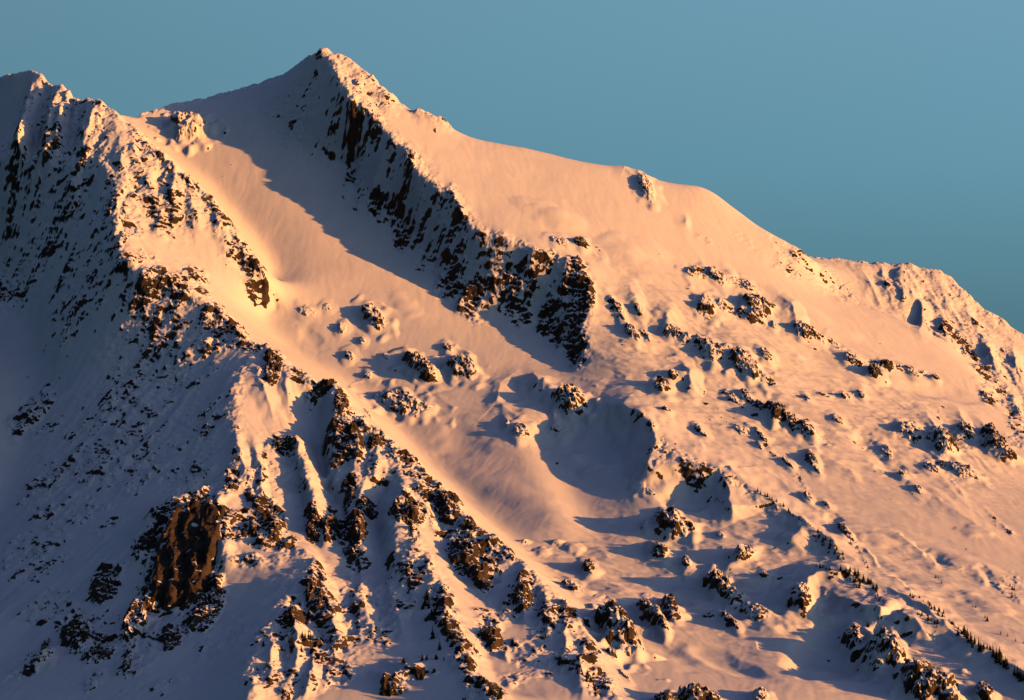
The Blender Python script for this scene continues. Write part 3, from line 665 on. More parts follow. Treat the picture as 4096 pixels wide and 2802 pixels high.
# ------------------------------------------------------------------ where rock shows (u, v, half width, half height, turn, density)
ZONES = [
    (200, 560, 300, 200, 10, 0.22), (180, 850, 260, 160, 0, 0.48), (420, 850, 90, 160, 0, 0.46), (80, 1080, 120, 120, 0, 0.50), (320, 1050, 120, 110, 0, 0.45), (130, 420, 180, 130, 20, 0.08),
    (500, 560, 140, 120, 30, 0.34), (600, 740, 160, 110, 30, 0.40), (650, 850, 90, 60, 60, 0.58), (760, 800, 120, 130, 50, 0.45), (900, 900, 60, 130, -30, 0.50), (960, 1000, 60, 60, 0, 0.55), (1020, 1090, 60, 55, 30, 0.66),
    (475, 900, 50, 160, -5, 0.55), (515, 1030, 55, 34, 10, 0.66), (585, 1020, 60, 26, 20, 0.55), (640, 1110, 70, 26, 20, 0.55), (780, 1110, 60, 60, 40, 0.62), (800, 1170, 40, 40, 0, 0.60), (540, 920, 50, 50, 0, 0.45),
    (690, 1160, 90, 80, 40, 0.55), (850, 1270, 60, 70, -20, 0.66), (930, 1330, 80, 60, 30, 0.66), (860, 1370, 60, 45, 0, 0.70), (740, 1430, 60, 50, -30, 0.45), (1010, 1380, 100, 30, 10, 0.60), (1090, 1450, 50, 80, 10, 0.75),
    (1190, 1490, 60, 40, 30, 0.55), (1245, 1590, 22, 60, 0, 0.60), (1310, 1540, 60, 36, 0, 0.70), (1365, 1600, 34, 80, 0, 0.80), (1390, 1720, 90, 120, 20, 0.82), (1500, 1740, 50, 55, 0, 0.80), (1560, 1800, 70, 60, 40, 0.66),
    (1640, 1860, 80, 60, 40, 0.66), (1720, 1960, 90, 70, 45, 0.68), (1810, 2030, 50, 70, 0, 0.72), (1800, 2120, 100, 60, 30, 0.60), (1860, 2180, 80, 130, -10, 0.74), (1930, 2280, 60, 90, -30, 0.76), (1990, 2190, 60, 90, -35, 0.60),
    (600, 1500, 330, 330, 0, 0.40), (450, 1700, 300, 300, 0, 0.38), (250, 1950, 220, 200, 0, 0.40), (640, 1850, 260, 160, 0, 0.40), (130, 1640, 80, 110, 40, 0.62), (180, 1720, 110, 36, 10, 0.50), (270, 1300, 36, 70, 15, 0.55), (560, 1370, 110, 70, 0, 0.48),
    (300, 2070, 140, 60, 0, 0.48), (170, 2280, 140, 70, 0, 0.46), (430, 2120, 60, 60, 0, 0.50),
    (700, 2150, 150, 190, 0, 0.86), (830, 2100, 60, 130, -10, 0.95), (640, 2320, 80, 120, 0, 0.70), (560, 2380, 80, 180, 0, 0.34), (420, 2330, 80, 70, 0, 0.85), (300, 2500, 100, 80, 30, 0.66), (380, 2580, 140, 60, 10, 0.66), (800, 2400, 100, 150, 15, 0.72), (680, 2540, 60, 50, 0, 0.85),
    (130, 2640, 120, 70, -30, 0.45), (380, 2720, 60, 60, 0, 0.60), (560, 2640, 100, 100, 0, 0.40), (490, 2660, 40, 60, 0, 0.60), (600, 2760, 200, 60, 0, 0.35), (980, 2240, 80, 40, 0, 0.55),
    (940, 1870, 36, 110, 5, 0.60), (920, 1930, 40, 70, 0, 0.75), (1000, 1920, 26, 110, -10, 0.55), (900, 2060, 60, 60, 0, 0.60), (930, 2140, 70, 50, 0, 0.62), (1060, 2090, 100, 110, 0, 0.70), (1120, 2170, 60, 60, 0, 0.75), (1130, 1770, 60, 50, 0, 0.58), (1160, 1800, 24, 50, 0, 0.50), (1210, 1950, 60, 130, -15, 0.28), (1050, 1850, 20, 120, 0, 0.50),
    (1240, 2080, 36, 60, 0, 0.72), (1320, 2090, 36, 90, 0, 0.72), (1400, 2090, 75, 110, 0, 0.76), (1395, 1960, 30, 50, 0, 0.80), (1460, 2030, 60, 50, 0, 0.70), (1520, 1870, 90, 80, 20, 0.44), (1610, 2030, 70, 55, 0, 0.74), (1660, 2050, 50, 90, 0, 0.66), (1630, 1990, 40, 60, 0, 0.62), (1650, 2120, 34, 60, 0, 0.70),
    (1630, 2250, 90, 90, 40, 0.50), (1680, 2290, 70, 80, 0, 0.60), (1760, 2380, 50, 100, -15, 0.70), (1810, 2520, 50, 110, -12, 0.76), (1860, 2650, 50, 110, -15, 0.70), (1940, 2760, 90, 80, 0, 0.66), (1640, 2410, 80, 40, 0, 0.55), (1760, 2460, 60, 60, 0, 0.60),
    (1430, 2260, 60, 50, 0, 0.60), (1440, 2360, 60, 110, 0, 0.52), (1400, 2420, 80, 60, 0, 0.66), (1260, 2330, 50, 110, 0, 0.78), (1200, 2430, 110, 60, -20, 0.75), (1300, 2440, 80, 110, 0, 0.66), (1140, 2560, 130, 130, 0, 0.48), (1060, 2700, 100, 100, 0, 0.50), (1280, 2600, 110, 110, 0, 0.58), (1380, 2540, 80, 110, 20, 0.62), (1500, 2540, 90, 70, 30, 0.55), (1340, 2700, 70, 100, -10, 0.60), (1200, 2740, 120, 80, 0, 0.60),
    (1560, 2740, 70, 40, 0, 0.72), (1650, 2680, 130, 30, -5, 0.75), (1620, 2640, 160, 20, 0, 0.40), (1950, 2530, 60, 90, -10, 0.72), (1880, 2600, 60, 60, 0, 0.70), (2040, 2600, 40, 90, 0, 0.50), (2100, 2330, 60, 100, -10, 0.72), (2060, 2420, 60, 80, 0, 0.66), (2150, 2420, 70, 80, 0, 0.60), (2230, 2500, 90, 110, 30, 0.62), (2300, 2620, 90, 140, 15, 0.60), (2390, 2740, 60, 90, 0, 0.66), (2150, 2640, 140, 120, 0, 0.42), (2050, 2720, 60, 60, 0, 0.50), (1960, 2470, 90, 40, 20, 0.55),
    (1160, 420, 130, 80, 20, 0.26), (1280, 430, 60, 130, 0, 0.18), (1370, 330, 60, 90, 30, 0.20), (1300, 560, 80, 60, 0, 0.20), (1480, 390, 110, 110, 40, 0.28), (1720, 480, 90, 40, 20, 0.30), (1275, 205, 20, 30, 0, 0.50), (1440, 460, 50, 60, 0, 0.38), (1420, 520, 40, 60, 0, 0.42), (1420, 660, 50, 60, 0, 0.62), (1520, 510, 40, 70, -20, 0.38), (1590, 600, 60, 60, 40, 0.32), (1630, 650, 36, 50, 0, 0.55), (1420, 740, 50, 60, 0, 0.36), (1450, 800, 50, 50, 0, 0.42),
    (1530, 840, 60, 34, 20, 0.60), (1590, 910, 36, 60, -10, 0.78), (1640, 960, 60, 46, 20, 0.63), (1690, 1010, 50, 60, 0, 0.55), (1760, 1000, 60, 90, 0, 0.40), (1800, 960, 60, 90, 10, 0.34), (1740, 770, 90, 30, 10, 0.38), (1815, 800, 24, 80, -10, 0.53), (1850, 890, 36, 20, 20, 0.53),
    (1800, 1120, 70, 70, 0, 0.57), (1880, 1060, 80, 60, 0, 0.40), (1890, 1200, 60, 70, 0, 0.71), (1960, 1120, 40, 110, 0, 0.39), (1990, 1080, 60, 60, 0, 0.39), (2030, 1170, 60, 70, 0, 0.53), (2090, 1200, 60, 60, 0, 0.65), (2060, 1020, 60, 50, 0, 0.34), (2130, 1040, 40, 30, 20, 0.53), (2210, 1080, 40, 60, 0, 0.55),
    (2300, 1130, 66, 90, 0, 0.78), (2330, 1200, 50, 50, 0, 0.75), (2250, 1200, 40, 60, 0, 0.60), (2300, 1270, 40, 60, 0, 0.66), (2190, 1290, 50, 50, 20, 0.72), (2250, 1340, 50, 60, 0, 0.72), (2300, 1400, 44, 80, -10, 0.80), (2330, 1370, 16, 50, -20, 0.80),
    (3200, 1010, 60, 60, 40, 0.52), (3110, 1000, 90, 60, 30, 0.30), (3170, 1090, 50, 50, 40, 0.40), (3330, 1150, 90, 50, 30, 0.46), (3430, 1200, 60, 60, 30, 0.30), (3560, 1130, 150, 90, 0, 0.16), (3700, 1150, 110, 80, 20, 0.24), (3830, 1250, 110, 110, 40, 0.24), (3870, 1280, 40, 60, 0, 0.40), (3700, 1280, 60, 60, 0, 0.26), (3800, 1340, 60, 50, 40, 0.55), (3870, 1420, 60, 60, 50, 0.58), (3930, 1490, 50, 60, 50, 0.56), (3990, 1560, 50, 60, 40, 0.56), (4050, 1480, 80, 110, 30, 0.26), (3960, 1590, 50, 50, 30, 0.60), (4060, 1640, 50, 60, 40, 0.60), (4090, 1760, 60, 90, 30, 0.60),
    (2660, 800, 90, 60, 30, 0.14), (2830, 960, 60, 20, 10, 0.34), (3000, 980, 80, 40, 20, 0.30), (3100, 1050, 60, 40, 0, 0.30), (2900, 1650, 160, 100, 30, 0.20), (3400, 1900, 300, 200, 30, 0.14), (3300, 2150, 200, 200, 40, 0.14), (3900, 2100, 200, 160, 30, 0.14), (2860, 1940, 100, 60, 30, 0.30), (2640, 1790, 60, 90, 0, 0.42), (2790, 1860, 110, 40, 25, 0.50), (2800, 1910, 60, 34, 0, 0.45), (2740, 1800, 90, 60, 30, 0.30),
    (2700, 1850, 40, 60, 0, 0.30), (3760, 1690, 200, 110, 20, 0.28), (3850, 1800, 180, 110, 20, 0.34), (4080, 1730, 50, 90, 20, 0.50), (4060, 2350, 60, 120, 0, 0.34), (2980, 1960, 90, 30, 30, 0.40), (3100, 2050, 60, 30, 35, 0.35),
]
BANDS = [([(2440, 1190), (2520, 1310), (2600, 1370)], 26, .46), ([(2640, 1310), (2760, 1350), (2900, 1420), (3010, 1470), (3090, 1540)], 34, .47), ([(2740, 1075), (2880, 1105), (3000, 1150), (3070, 1230)], 30, .45), ([(2780, 1190), (2900, 1240), (3060, 1270)], 28, .45),
         ([(3190, 1300), (3300, 1350), (3420, 1430), (3500, 1460), (3660, 1480), (3750, 1510)], 24, .44), ([(2890, 1560), (3000, 1600), (3120, 1660), (3260, 1730), (3340, 1800)], 28, .46), ([(3280, 1570), (3450, 1575)], 14, .46), ([(3020, 1720), (3060, 1790), (3150, 1860), (3240, 1990), (3300, 2020)], 18, .46),
         ([(3560, 1720), (3700, 1740), (3860, 1740), (4040, 1820)], 44, .48), ([(3690, 1860), (3860, 1880)], 34, .46), ([(2600, 1690), (2680, 1800), (2800, 1850), (2950, 1930), (3030, 1980)], 26, .48), ([(2640, 2060), (2760, 2100)], 34, .46), ([(2600, 2170), (2700, 2230)], 26, .45),
         ([(2400, 2380), (2520, 2560)], 50, .46), ([(2580, 2380), (2720, 2480)], 40, .45), ([(2840, 2280), (3060, 2470)], 30, .46), ([(2880, 2440), (2950, 2520)], 18, .46), ([(3360, 2090), (3420, 2180), (3500, 2310)], 14, .52), ([(3960, 2330), (4080, 2420)], 30, .45), ([(1640, 1440), (1760, 1500)], 30, .46), ([(1520, 1590), (1720, 1640)], 40, .46),
         ([(3740, 2220), (3860, 2290)], 18, .42), ([(3940, 2040), (4060, 2150)], 14, .46), ([(3780, 1880), (3840, 1960), (3870, 2010)], 14, .47), ([(2240, 1540), (2340, 1620)], 40, .44)]
for pts, wd, d in BANDS:
    for (u0, v0), (u1, v1) in zip(pts[:-1], pts[1:]):
        n = max(2, int(math.hypot(u1 - u0, v1 - v0) / (1.3 * wd)))
        ZONES += [(u0 + (u1 - u0) * (k + .5) / n, v0 + (v1 - v0) * (k + .5) / n, wd * 1.2, wd * .8, math.degrees(math.atan2(v1 - v0, u1 - u0)), d) for k in range(n)]
ZONES += [(620, 1480, 300, 260, 0, .46), (420, 1850, 300, 200, 0, .44), (760, 1800, 160, 260, 0, .44), (120, 2180, 200, 120, 0, .42), (220, 2420, 200, 90, 0, .40), (520, 2520, 260, 160, 0, .44), (330, 1180, 200, 120, 0, .46), (880, 2560, 120, 160, 0, .34), (620, 1240, 160, 70, 20, .5)]
DENS = np.zeros_like(H)
_n = fbm(AA / 46, BB / 46, 3, 5)
for (u, v, ru, rv, ang, d) in ZONES:
    ca, cb, _, mpp = (x[0] for x in locate([u], [v]))
    w = window(ca, cb, max(ru, rv) * mpp * 1.6)
    q = ell_q(AA[w], BB[w], ca, cb, mpp, ru, rv, ang) + 0.55 * _n[w]
    DENS[w] = np.maximum(DENS[w], d * np.clip((1.25 - q) / 0.55, 0, 1))
DENS = blur(DENS, 1.5, 1.5)
DENS = DENS * (0.90 + 0.55 * fbm(AA / 85, BB / 120, 3, 8))

# ------------------------------------------------------------------ fine relief: flutes down the fall line, broken rock, wind-packed snow
Hs = blur(H, 8, 7)
gb, ga = np.gradient(Hs, DB, DA)
fa = -(ga * math.cos(TH)); fb = -(math.sin(TH) + gb * math.cos(TH))
fl = np.sqrt(fa * fa + fb * fb) + 1e-6
FA, FB = fa / fl, fb / fl
_w = 0.95 * fbm(AA / 70, BB / 90, 3, 37, .6)
FA, FB = FA * np.cos(_w) - FB * np.sin(_w), FA * np.sin(_w) + FB * np.cos(_w)


def lic(sig, steps, stepm, seed):
    r = np.random.default_rng(seed)
    N = blur(r.standard_normal(H.shape), sig / DA, sig / DB)
    N = (N / N.std()).astype(np.float32)
    acc = N.copy()
    for sgn in (1, -1):
        x = (AA - A0) / DA; y = (BB - B0) / DB
        for k in range(steps):
            i = np.clip(np.rint(x), 0, NA - 1).astype(np.int32); j = np.clip(np.rint(y), 0, NB - 1).astype(np.int32)
            x = x + sgn * FA[j, i] * stepm / DA; y = y + sgn * FB[j, i] * stepm / DB
            i = np.clip(np.rint(x), 0, NA - 1).astype(np.int32); j = np.clip(np.rint(y), 0, NB - 1).astype(np.int32)
            acc = acc + N[j, i] * (1 - k / steps)
    return acc / acc.std()


L1 = blur(lic(2.6, 9, 4.5, 1), .7, .7)
L2 = blur(lic(6.5, 10, 9.0, 2), 1.2, 1.2)
RK = np.clip((DENS - .22) * 2.4, 0, 1)
slope = np.sqrt(ga * ga + gb * gb)
def facets(x, y, seed):
    """broken rock: every cell is a plane tilted its own way"""
    r = np.random.default_rng(seed)
    jx, jy, gx, gy, oz = r.random(4096), r.random(4096), r.uniform(-1, 1, 4096), r.uniform(-1, 1, 4096), r.uniform(-.5, .5, 4096)
    xi = np.floor(x).astype(np.int64); yi = np.floor(y).astype(np.int64)
    best = np.full(x.shape, 1e9); out = np.zeros(x.shape)
    for i in (-1, 0, 1):
        for j in (-1, 0, 1):
            k = PERM[(PERM[(xi + i) & 511] + yi + j) & 511] + 512 * ((xi + i) & 7)
            dx = x - (xi + i + jx[k]); dy = y - (yi + j + jy[k])
            d = dx * dx + dy * dy
            m = d < best
            best = np.where(m, d, best)
            out = np.where(m, gx[k] * dx + gy[k] * dy + oz[k], out)
    return out


n1 = fbm(AA / 56, (BB + 1.2 * Hs) / 64, 5, 11, 0.55, True)
YS = BB + 1.2 * Hs
_wx, _wy = 5 * perlin(AA / 17, BB / 22, 3), 5 * perlin(AA / 17 + 9, BB / 22 + 5, 4)
fc = blur(facets((AA + _wx) / 26, (YS + _wy) / 30, 1), .6, .6) + .42 * facets((AA + _wx) / 10, (YS + _wy) / 11, 2)
n2 = fbm(AA / 9, BB / 13, 2, 23, 0.55)
rk = blur(RK, 2, 2)
ROUGH = np.zeros_like(H)
for (u, v, ru, rv, ang, d) in [(190, 480, 300, 220, 10, .55), (200, 800, 280, 220, 0, .4), (600, 680, 170, 220, 35, .5), (1400, 400, 120, 190, -20, .36), (1480, 370, 110, 110, 45, .5), (1200, 430, 140, 90, 20, .25), (3750, 1230, 330, 180, 25, .26), (4000, 1500, 110, 240, 20, .34),
                               (550, 1600, 420, 420, 0, .16), (1130, 1900, 180, 200, 0, .25), (1350, 2450, 300, 300, 0, .3), (1650, 720, 110, 80, 30, .25), (3280, 1100, 160, 90, 30, .4)]:
    ca, cb, _, mpp = (x[0] for x in locate([u], [v]))
    q = ell_q(AA, BB, ca, cb, mpp, ru, rv, ang) + .3 * _n
    ROUGH = np.maximum(ROUGH, d * np.clip(1.9 - 1.6 * q, 0, 1))
rk = np.maximum(rk, ROUGH)
ca, cb, _, mpp = (x[0] for x in locate([745], [2200]))
rk = rk * (1 - .75 * np.clip(2.4 - 2 * ell_q(AA, BB, ca, cb, mpp, 130, 190, 8), 0, 1))     # the big crag is one clean block
ZW = BB * math.sin(TH) + Hs * math.cos(TH)
ph = (ZW + 0.28 * AA + 11 * fbm(AA / 60, BB / 60, 3, 29)) / 12.5
strata = np.abs((ph % 1.0) - 0.35) * 2
H = H + rk * (1.9 * L2 + .7 * np.abs(L1) + 9.0 * (n1 - .3) + 8.0 * fc + 1.0 * n2 + 1.8 * strata)
teeth = np.clip(1.3 * fbm(AA / 31, BB / 40, 5, 31, .62), -.5, 1.1)
H = H + (CREST_M * .55 + .45 * SHARP * np.clip(rk * 1.4, 0, 1)) * 12.0 * teeth
FLUTE = np.zeros_like(H)
for (u, v, ru, rv, ang, d) in [(3720, 1230, 330, 190, 25, 1), (4000, 1500, 120, 280, 20, 1), (150, 480, 300, 260, 0, .6), (200, 850, 300, 260, 0, .5), (600, 720, 220, 240, 30, .8), (1470, 370, 130, 120, 45, .5), (1200, 420, 180, 130, 20, .15), (1600, 780, 160, 160, 30, .25),
                               (3800, 1760, 260, 160, 15, .7), (1150, 1650, 220, 200, 0, .5), (1350, 2450, 300, 300, 0, .6), (1800, 2350, 260, 260, 0, .5), (600, 1600, 460, 460, 0, .5), (250, 2300, 400, 300, 0, .3), (420, 2350, 360, 260, 0, .5), (1950, 1080, 300, 120, 10, .2), (3280, 1110, 180, 80, 30, .6)]:
    ca, cb, _, mpp = (x[0] for x in locate([u], [v]))
    q = ell_q(AA, BB, ca, cb, mpp, ru, rv, ang)
    FLUTE = np.maximum(FLUTE, d * np.clip(1.5 - 1.3 * q, 0, 1))
H = H + FLUTE * (2.4 * L2 + .9 * L1) * (.65 + .9 * np.clip(fbm(AA / 60, BB / 90, 2, 39), -.5, 1))
snow = 1 - np.clip(rk * 1.3, 0, 1)
ROLL = np.zeros_like(H)
for (u, v, ru, rv, ang, d) in [(2900, 1500, 700, 420, 25, 1), (3500, 1700, 600, 420, 30, .9), (3300, 2300, 800, 520, 20, 1), (2500, 2350, 420, 420, 20, .9), (2150, 1620, 260, 220, 0, .5), (2150, 2230, 200, 100, 0, .7), (1650, 1550, 260, 120, 30, .4),
                               (2500, 1100, 300, 160, 10, .3), (3700, 1250, 400, 220, 30, .5), (650, 1000, 200, 160, 30, .5), (300, 550, 300, 250, 0, .4), (1250, 2300, 400, 500, 0, .5)]:
    ca, cb, _, mpp = (x[0] for x in locate([u], [v]))
    q = ell_q(AA, BB, ca, cb, mpp, ru, rv, ang)
    ROLL = np.maximum(ROLL, d * np.clip(1.6 - 1.3 * q, 0, 1))
# swells run down to the right, as drifted snow lies over buried ledges
XR = AA * .80 - BB * .42; YR = AA * .42 + BB * .80
sw = fbm(XR / 150, YR / 62, 4, 41, .48) + .5 * np.clip(fbm(XR / 90, YR / 44, 3, 47, .5, True) - .35, 0, 1)
H = H + snow * (.09 * fbm(AA / 7, BB / 9, 2, 44) + ROLL * 9.5 * sw + 2.2 * fbm(AA / 190, BB / 230, 2, 42) + 0.45 * fbm(AA / 36, BB / 60, 3, 43) + (0.12 + 0.6 * np.clip(slope - .2, 0, .6)) * L1 * 0.55 + 0.06 * L2
               + ROLL * .5 * np.clip(fbm(XR / 26, YR / 11, 3, 49, .5), -.2, 1))
STREAK = .40 * L1 + .10 * L2 + 2.3 * fbm(AA / 36, YS / 40, 5, 53, .66) + .5 * fc
STREAK = STREAK / STREAK.std()
# ------------------------------------------------------------------ rock shows where the snow cannot lie
def rock_of(Hf, dens, da, db, streak):
    gb, ga = np.gradient(Hf, db, da)
    nz = (math.cos(TH) - gb * math.sin(TH)) / np.sqrt(1 + ga * ga + gb * gb)
    nz = nz - 0.84 * (blur(nz, 24 / da, 24 / db) - 0.72)
    return np.clip((0.12 + 0.72 * dens - nz + 0.17 * streak) / 0.09 + 0.5, 0, 1)


ROCK = rock_of(H, DENS, DA, DB, STREAK)


def node_mat(name):
    m = bpy.data.materials.new(name); m.use_nodes = True
    t = m.node_tree; b = t.nodes['Principled BSDF']
    return m, t, t.nodes, t.links, b


def snow_rock_material(name, c1, c2, c3):
    m, t, n, l, b = node_mat(name)
    at = n.new('ShaderNodeAttribute'); at.attribute_name = 'rock'
    tc = n.new('ShaderNodeTexCoord')
    nz = n.new('ShaderNodeTexNoise'); nz.inputs['Scale'].default_value = 0.55; nz.inputs['Detail'].default_value = 3
    l.new(tc.outputs['Object'], nz.inputs['Vector'])
    ad = n.new('ShaderNodeMath'); ad.operation = 'MULTIPLY_ADD'; ad.inputs[1].default_value = 0.7
    sb = n.new('ShaderNodeMath'); sb.operation = 'SUBTRACT'; sb.inputs[1].default_value = 0.5
    l.new(nz.outputs['Fac'], sb.inputs[0]); l.new(sb.outputs[0], ad.inputs[0]); l.new(at.outputs['Fac'], ad.inputs[2])
    mr = n.new('ShaderNodeMapRange'); mr.interpolation_type = 'SMOOTHSTEP'
    mr.inputs['From Min'].default_value = 0.36; mr.inputs['From Max'].default_value = 0.62
    l.new(ad.outputs[0], mr.inputs['Value'])
    n2 = n.new('ShaderNodeTexNoise'); n2.inputs['Scale'].default_value = 0.06; n2.inputs['Detail'].default_value = 6; n2.inputs['Roughness'].default_value = .65
    l.new(tc.outputs['Object'], n2.inputs['Vector'])
    cr = n.new('ShaderNodeValToRGB')
    cr.color_ramp.elements[0].position = .36; cr.color_ramp.elements[0].color = (*c1, 1)
    cr.color_ramp.elements[1].position = .66; cr.color_ramp.elements[1].color = (*c3, 1)
    e = cr.color_ramp.elements.new(.5); e.color = (*c2, 1)
    l.new(n2.outputs['Fac'], cr.inputs['Fac'])
    n3 = n.new('ShaderNodeTexNoise'); n3.inputs['Scale'].default_value = 0.02; n3.inputs['Detail'].default_value = 4
    l.new(tc.outputs['Object'], n3.inputs['Vector'])
    cs = n.new('ShaderNodeValToRGB')
    cs.color_ramp.elements[0].position = .3; cs.color_ramp.elements[0].color = (.80, .82, .86, 1)
    cs.color_ramp.elements[1].position = .7; cs.color_ramp.elements[1].color = (.87, .88, .90, 1)
    l.new(n3.outputs['Fac'], cs.inputs['Fac'])
    mx = n.new('ShaderNodeMix'); mx.data_type = 'RGBA'
    l.new(mr.outputs[0], mx.inputs['Factor']); l.new(cs.outputs['Color'], mx.inputs[6]); l.new(cr.outputs['Color'], mx.inputs[7])
    l.new(mx.outputs[2], b.inputs['Base Color'])
    b.inputs['Roughness'].default_value = .85
    b.inputs['Specular IOR Level'].default_value = .15
    # grain of the snow and the rock
    bn = n.new('ShaderNodeTexNoise'); bn.inputs['Scale'].default_value = 0.35; bn.inputs['Detail'].default_value = 4
    l.new(tc.outputs['Object'], bn.inputs['Vector'])
    bp = n.new('ShaderNodeBump'); bp.inputs['Distance'].default_value = 1.0
    st = n.new('ShaderNodeMath'); st.operation = 'MULTIPLY_ADD'; st.inputs[1].default_value = .6; st.inputs[2].default_value = .10
    l.new(mr.outputs[0], st.inputs[0]); l.new(st.outputs[0], bp.inputs['Strength'])
    l.new(bn.outputs['Fac'], bp.inputs['Height']); l.new(bp.outputs[0], b.inputs['Normal'])
    return m


MAT = snow_rock_material('snow_and_rock', (.022, .018, .016), (.05, .038, .03), (.085, .058, .04))


def grid_faces(nb, na, keep=None):
    i = np.arange((nb - 1) * (na - 1)); r, c = i // (na - 1), i % (na - 1)
    if keep is not None:
        k = keep[r, c]; r, c = r[k], c[k]
    return np.stack([r * na + c, r * na + c + 1, (r + 1) * na + c + 1, (r + 1) * na + c], 1)


def make_mesh(name, co, q, rock, mat):
    me = bpy.data.meshes.new(name)
    used = np.zeros(len(co), bool); used[q.ravel()] = True
    new = np.cumsum(used) - 1
    co = co[used]; q = new[q].astype(np.int32); rock = rock[used]
    me.vertices.add(len(co)); me.vertices.foreach_set('co', co.astype(np.float32).ravel())
    me.loops.add(q.size); me.loops.foreach_set('vertex_index', q.ravel())
    me.polygons.add(len(q)); me.polygons.foreach_set('loop_start', np.arange(0, q.size, 4, dtype=np.int32))
    me.polygons.foreach_set('use_smooth', np.ones(len(q), bool))
    me.update(calc_edges=True)
    at = me.attributes.new('rock', 'FLOAT', 'POINT'); at.data.foreach_set('value', rock.astype(np.float32))
    me.materials.append(mat)
    o = bpy.data.objects.new(name, me); COL.objects.link(o)
    return o



# ------------------------------------------------------------------ the mountain, cut along its crests into the bodies one can name
def loc_ab(pts):
    a, b, _, _ = locate([p[0] for p in pts], [p[1] for p in pts])
    return list(zip(a, b))


def in_poly(ab):
    ins = np.zeros(AA.shape, bool)
    a = [p[0] for p in ab]; b = [p[1] for p in ab]
    n = len(a); j = n - 1
    for i in range(n):
        c = (b[i] > BB) != (b[j] > BB)
        ins ^= c & (AA < (a[j] - a[i]) * (BB - b[i]) / (b[j] - b[i] + 1e-9) + a[i])
        j = i
    return ins


M_LINE = [(470, 470), (525, 494), (592, 577), (658, 629), (738, 714), (795, 752), (852, 800), (894, 872), (947, 940), (987, 980), (1032, 1047), (1066, 1130), (980, 1190), (900, 1262), (966, 1336), (1056, 1393), (1132, 1455), (1213, 1489),
          (1251, 1541), (1341, 1525), (1383, 1612), (1464, 1697), (1558, 1759), (1663, 1838), (1710, 1906), (1795, 1972), (1885, 2104), (2013, 2196), (2107, 2264), (2202, 2384), (2315, 2472), (2378, 2598), (2428, 2737), (2466, 2800)]
FOOT = [(1040, 440), (1100, 520), (1180, 580), (1260, 620), (1340, 668), (1405, 700), (1400, 755), (1430, 838), (1520, 862), (1577, 903), (1600, 967), (1658, 1012), (1733, 1082), (1767, 1170), (1842, 1217), (1975, 1277), (2142, 1290), (2213, 1342), (2270, 1455), (2308, 1488)]
CREST = [(2345, 1440), (2340, 1368), (2335, 1306), (2358, 1235), (2382, 1182), (2348, 1110), (2308, 1050), (2227, 1017), (2142, 1007), (2069, 968), (1999, 945), (1920, 930), (1878, 888), (1848, 818), (1810, 758), (1757, 754), (1710, 721), (1662, 684),
         (1634, 608), (1572, 550), (1508, 476), (1500, 440), (1600, 470), (1690, 540), (1815, 530)]
m_ab, f_ab, c_ab = loc_ab(M_LINE), loc_ab(FOOT), loc_ab(CREST)
e_ab = loc_ab([(2380, 1600), (2240, 1700), (2260, 1850), (2420, 1960), (2440, 2120), (2380, 2250), (2360, 2420)])
r_ab = loc_ab([(3226, 1040), (3236, 1166), (3330, 1208), (3424, 1237), (3486, 1260), (3613, 1298), (3755, 1355), (3811, 1416), (3877, 1468), (3943, 1529), (4004, 1609), (4061, 1652)])
REGION = np.zeros(AA.shape, np.int8)
REGION[in_poly(f_ab + e_ab + m_ab[::-1] + [(m_ab[0][0], B1 + 9), (f_ab[0][0], B1 + 9)])] = 1
REGION[in_poly(f_ab + c_ab + [(c_ab[-1][0], B1 + 9), (f_ab[0][0], B1 + 9)])] = 2
REGION[in_poly([(m_ab[0][0], B1 + 9)] + m_ab + [(m_ab[-1][0] + 60, B0 - 9), (A0 - 9, B0 - 9), (A0 - 9, B1 + 9)])] = 3
REGION[in_poly([(r_ab[0][0], B1 + 9)] + r_ab + [(A1 + 9, r_ab[-1][1] - 260), (A1 + 9, B1 + 9)])] = 4
W_ALL = world_pt(AA, BB, H).reshape(-1, 3)
for k, (nm, lab, cat) in enumerate([('snow_slope', 'broad rolling sunlit snow slope falling away to the lower right', 'snow slope'), ('glacier', 'smooth open glacier tongue between the dark ridge and the summit cliffs', 'glacier'),
                                    ('mountain_peak', 'highest pointed peak with the rocky cliff band running down from it', 'peak'), ('mountain_ridge', 'dark rocky ridge with a blue shaded flank filling the left side', 'ridge'),
                                    ('mountain_spur', 'fluted sunlit snow face on the far right skyline', 'ridge')]):
    o = make_mesh(nm, W_ALL, grid_faces(NB, NA, REGION[:-1, :-1] == k), ROCK.ravel(), MAT)
    o['kind'] = 'structure'; o['label'] = lab; o['category'] = cat


# ------------------------------------------------------------------ outcrops: closed rock bodies rooted in the snow
H_SMOOTH = blur(H, 12, 11)


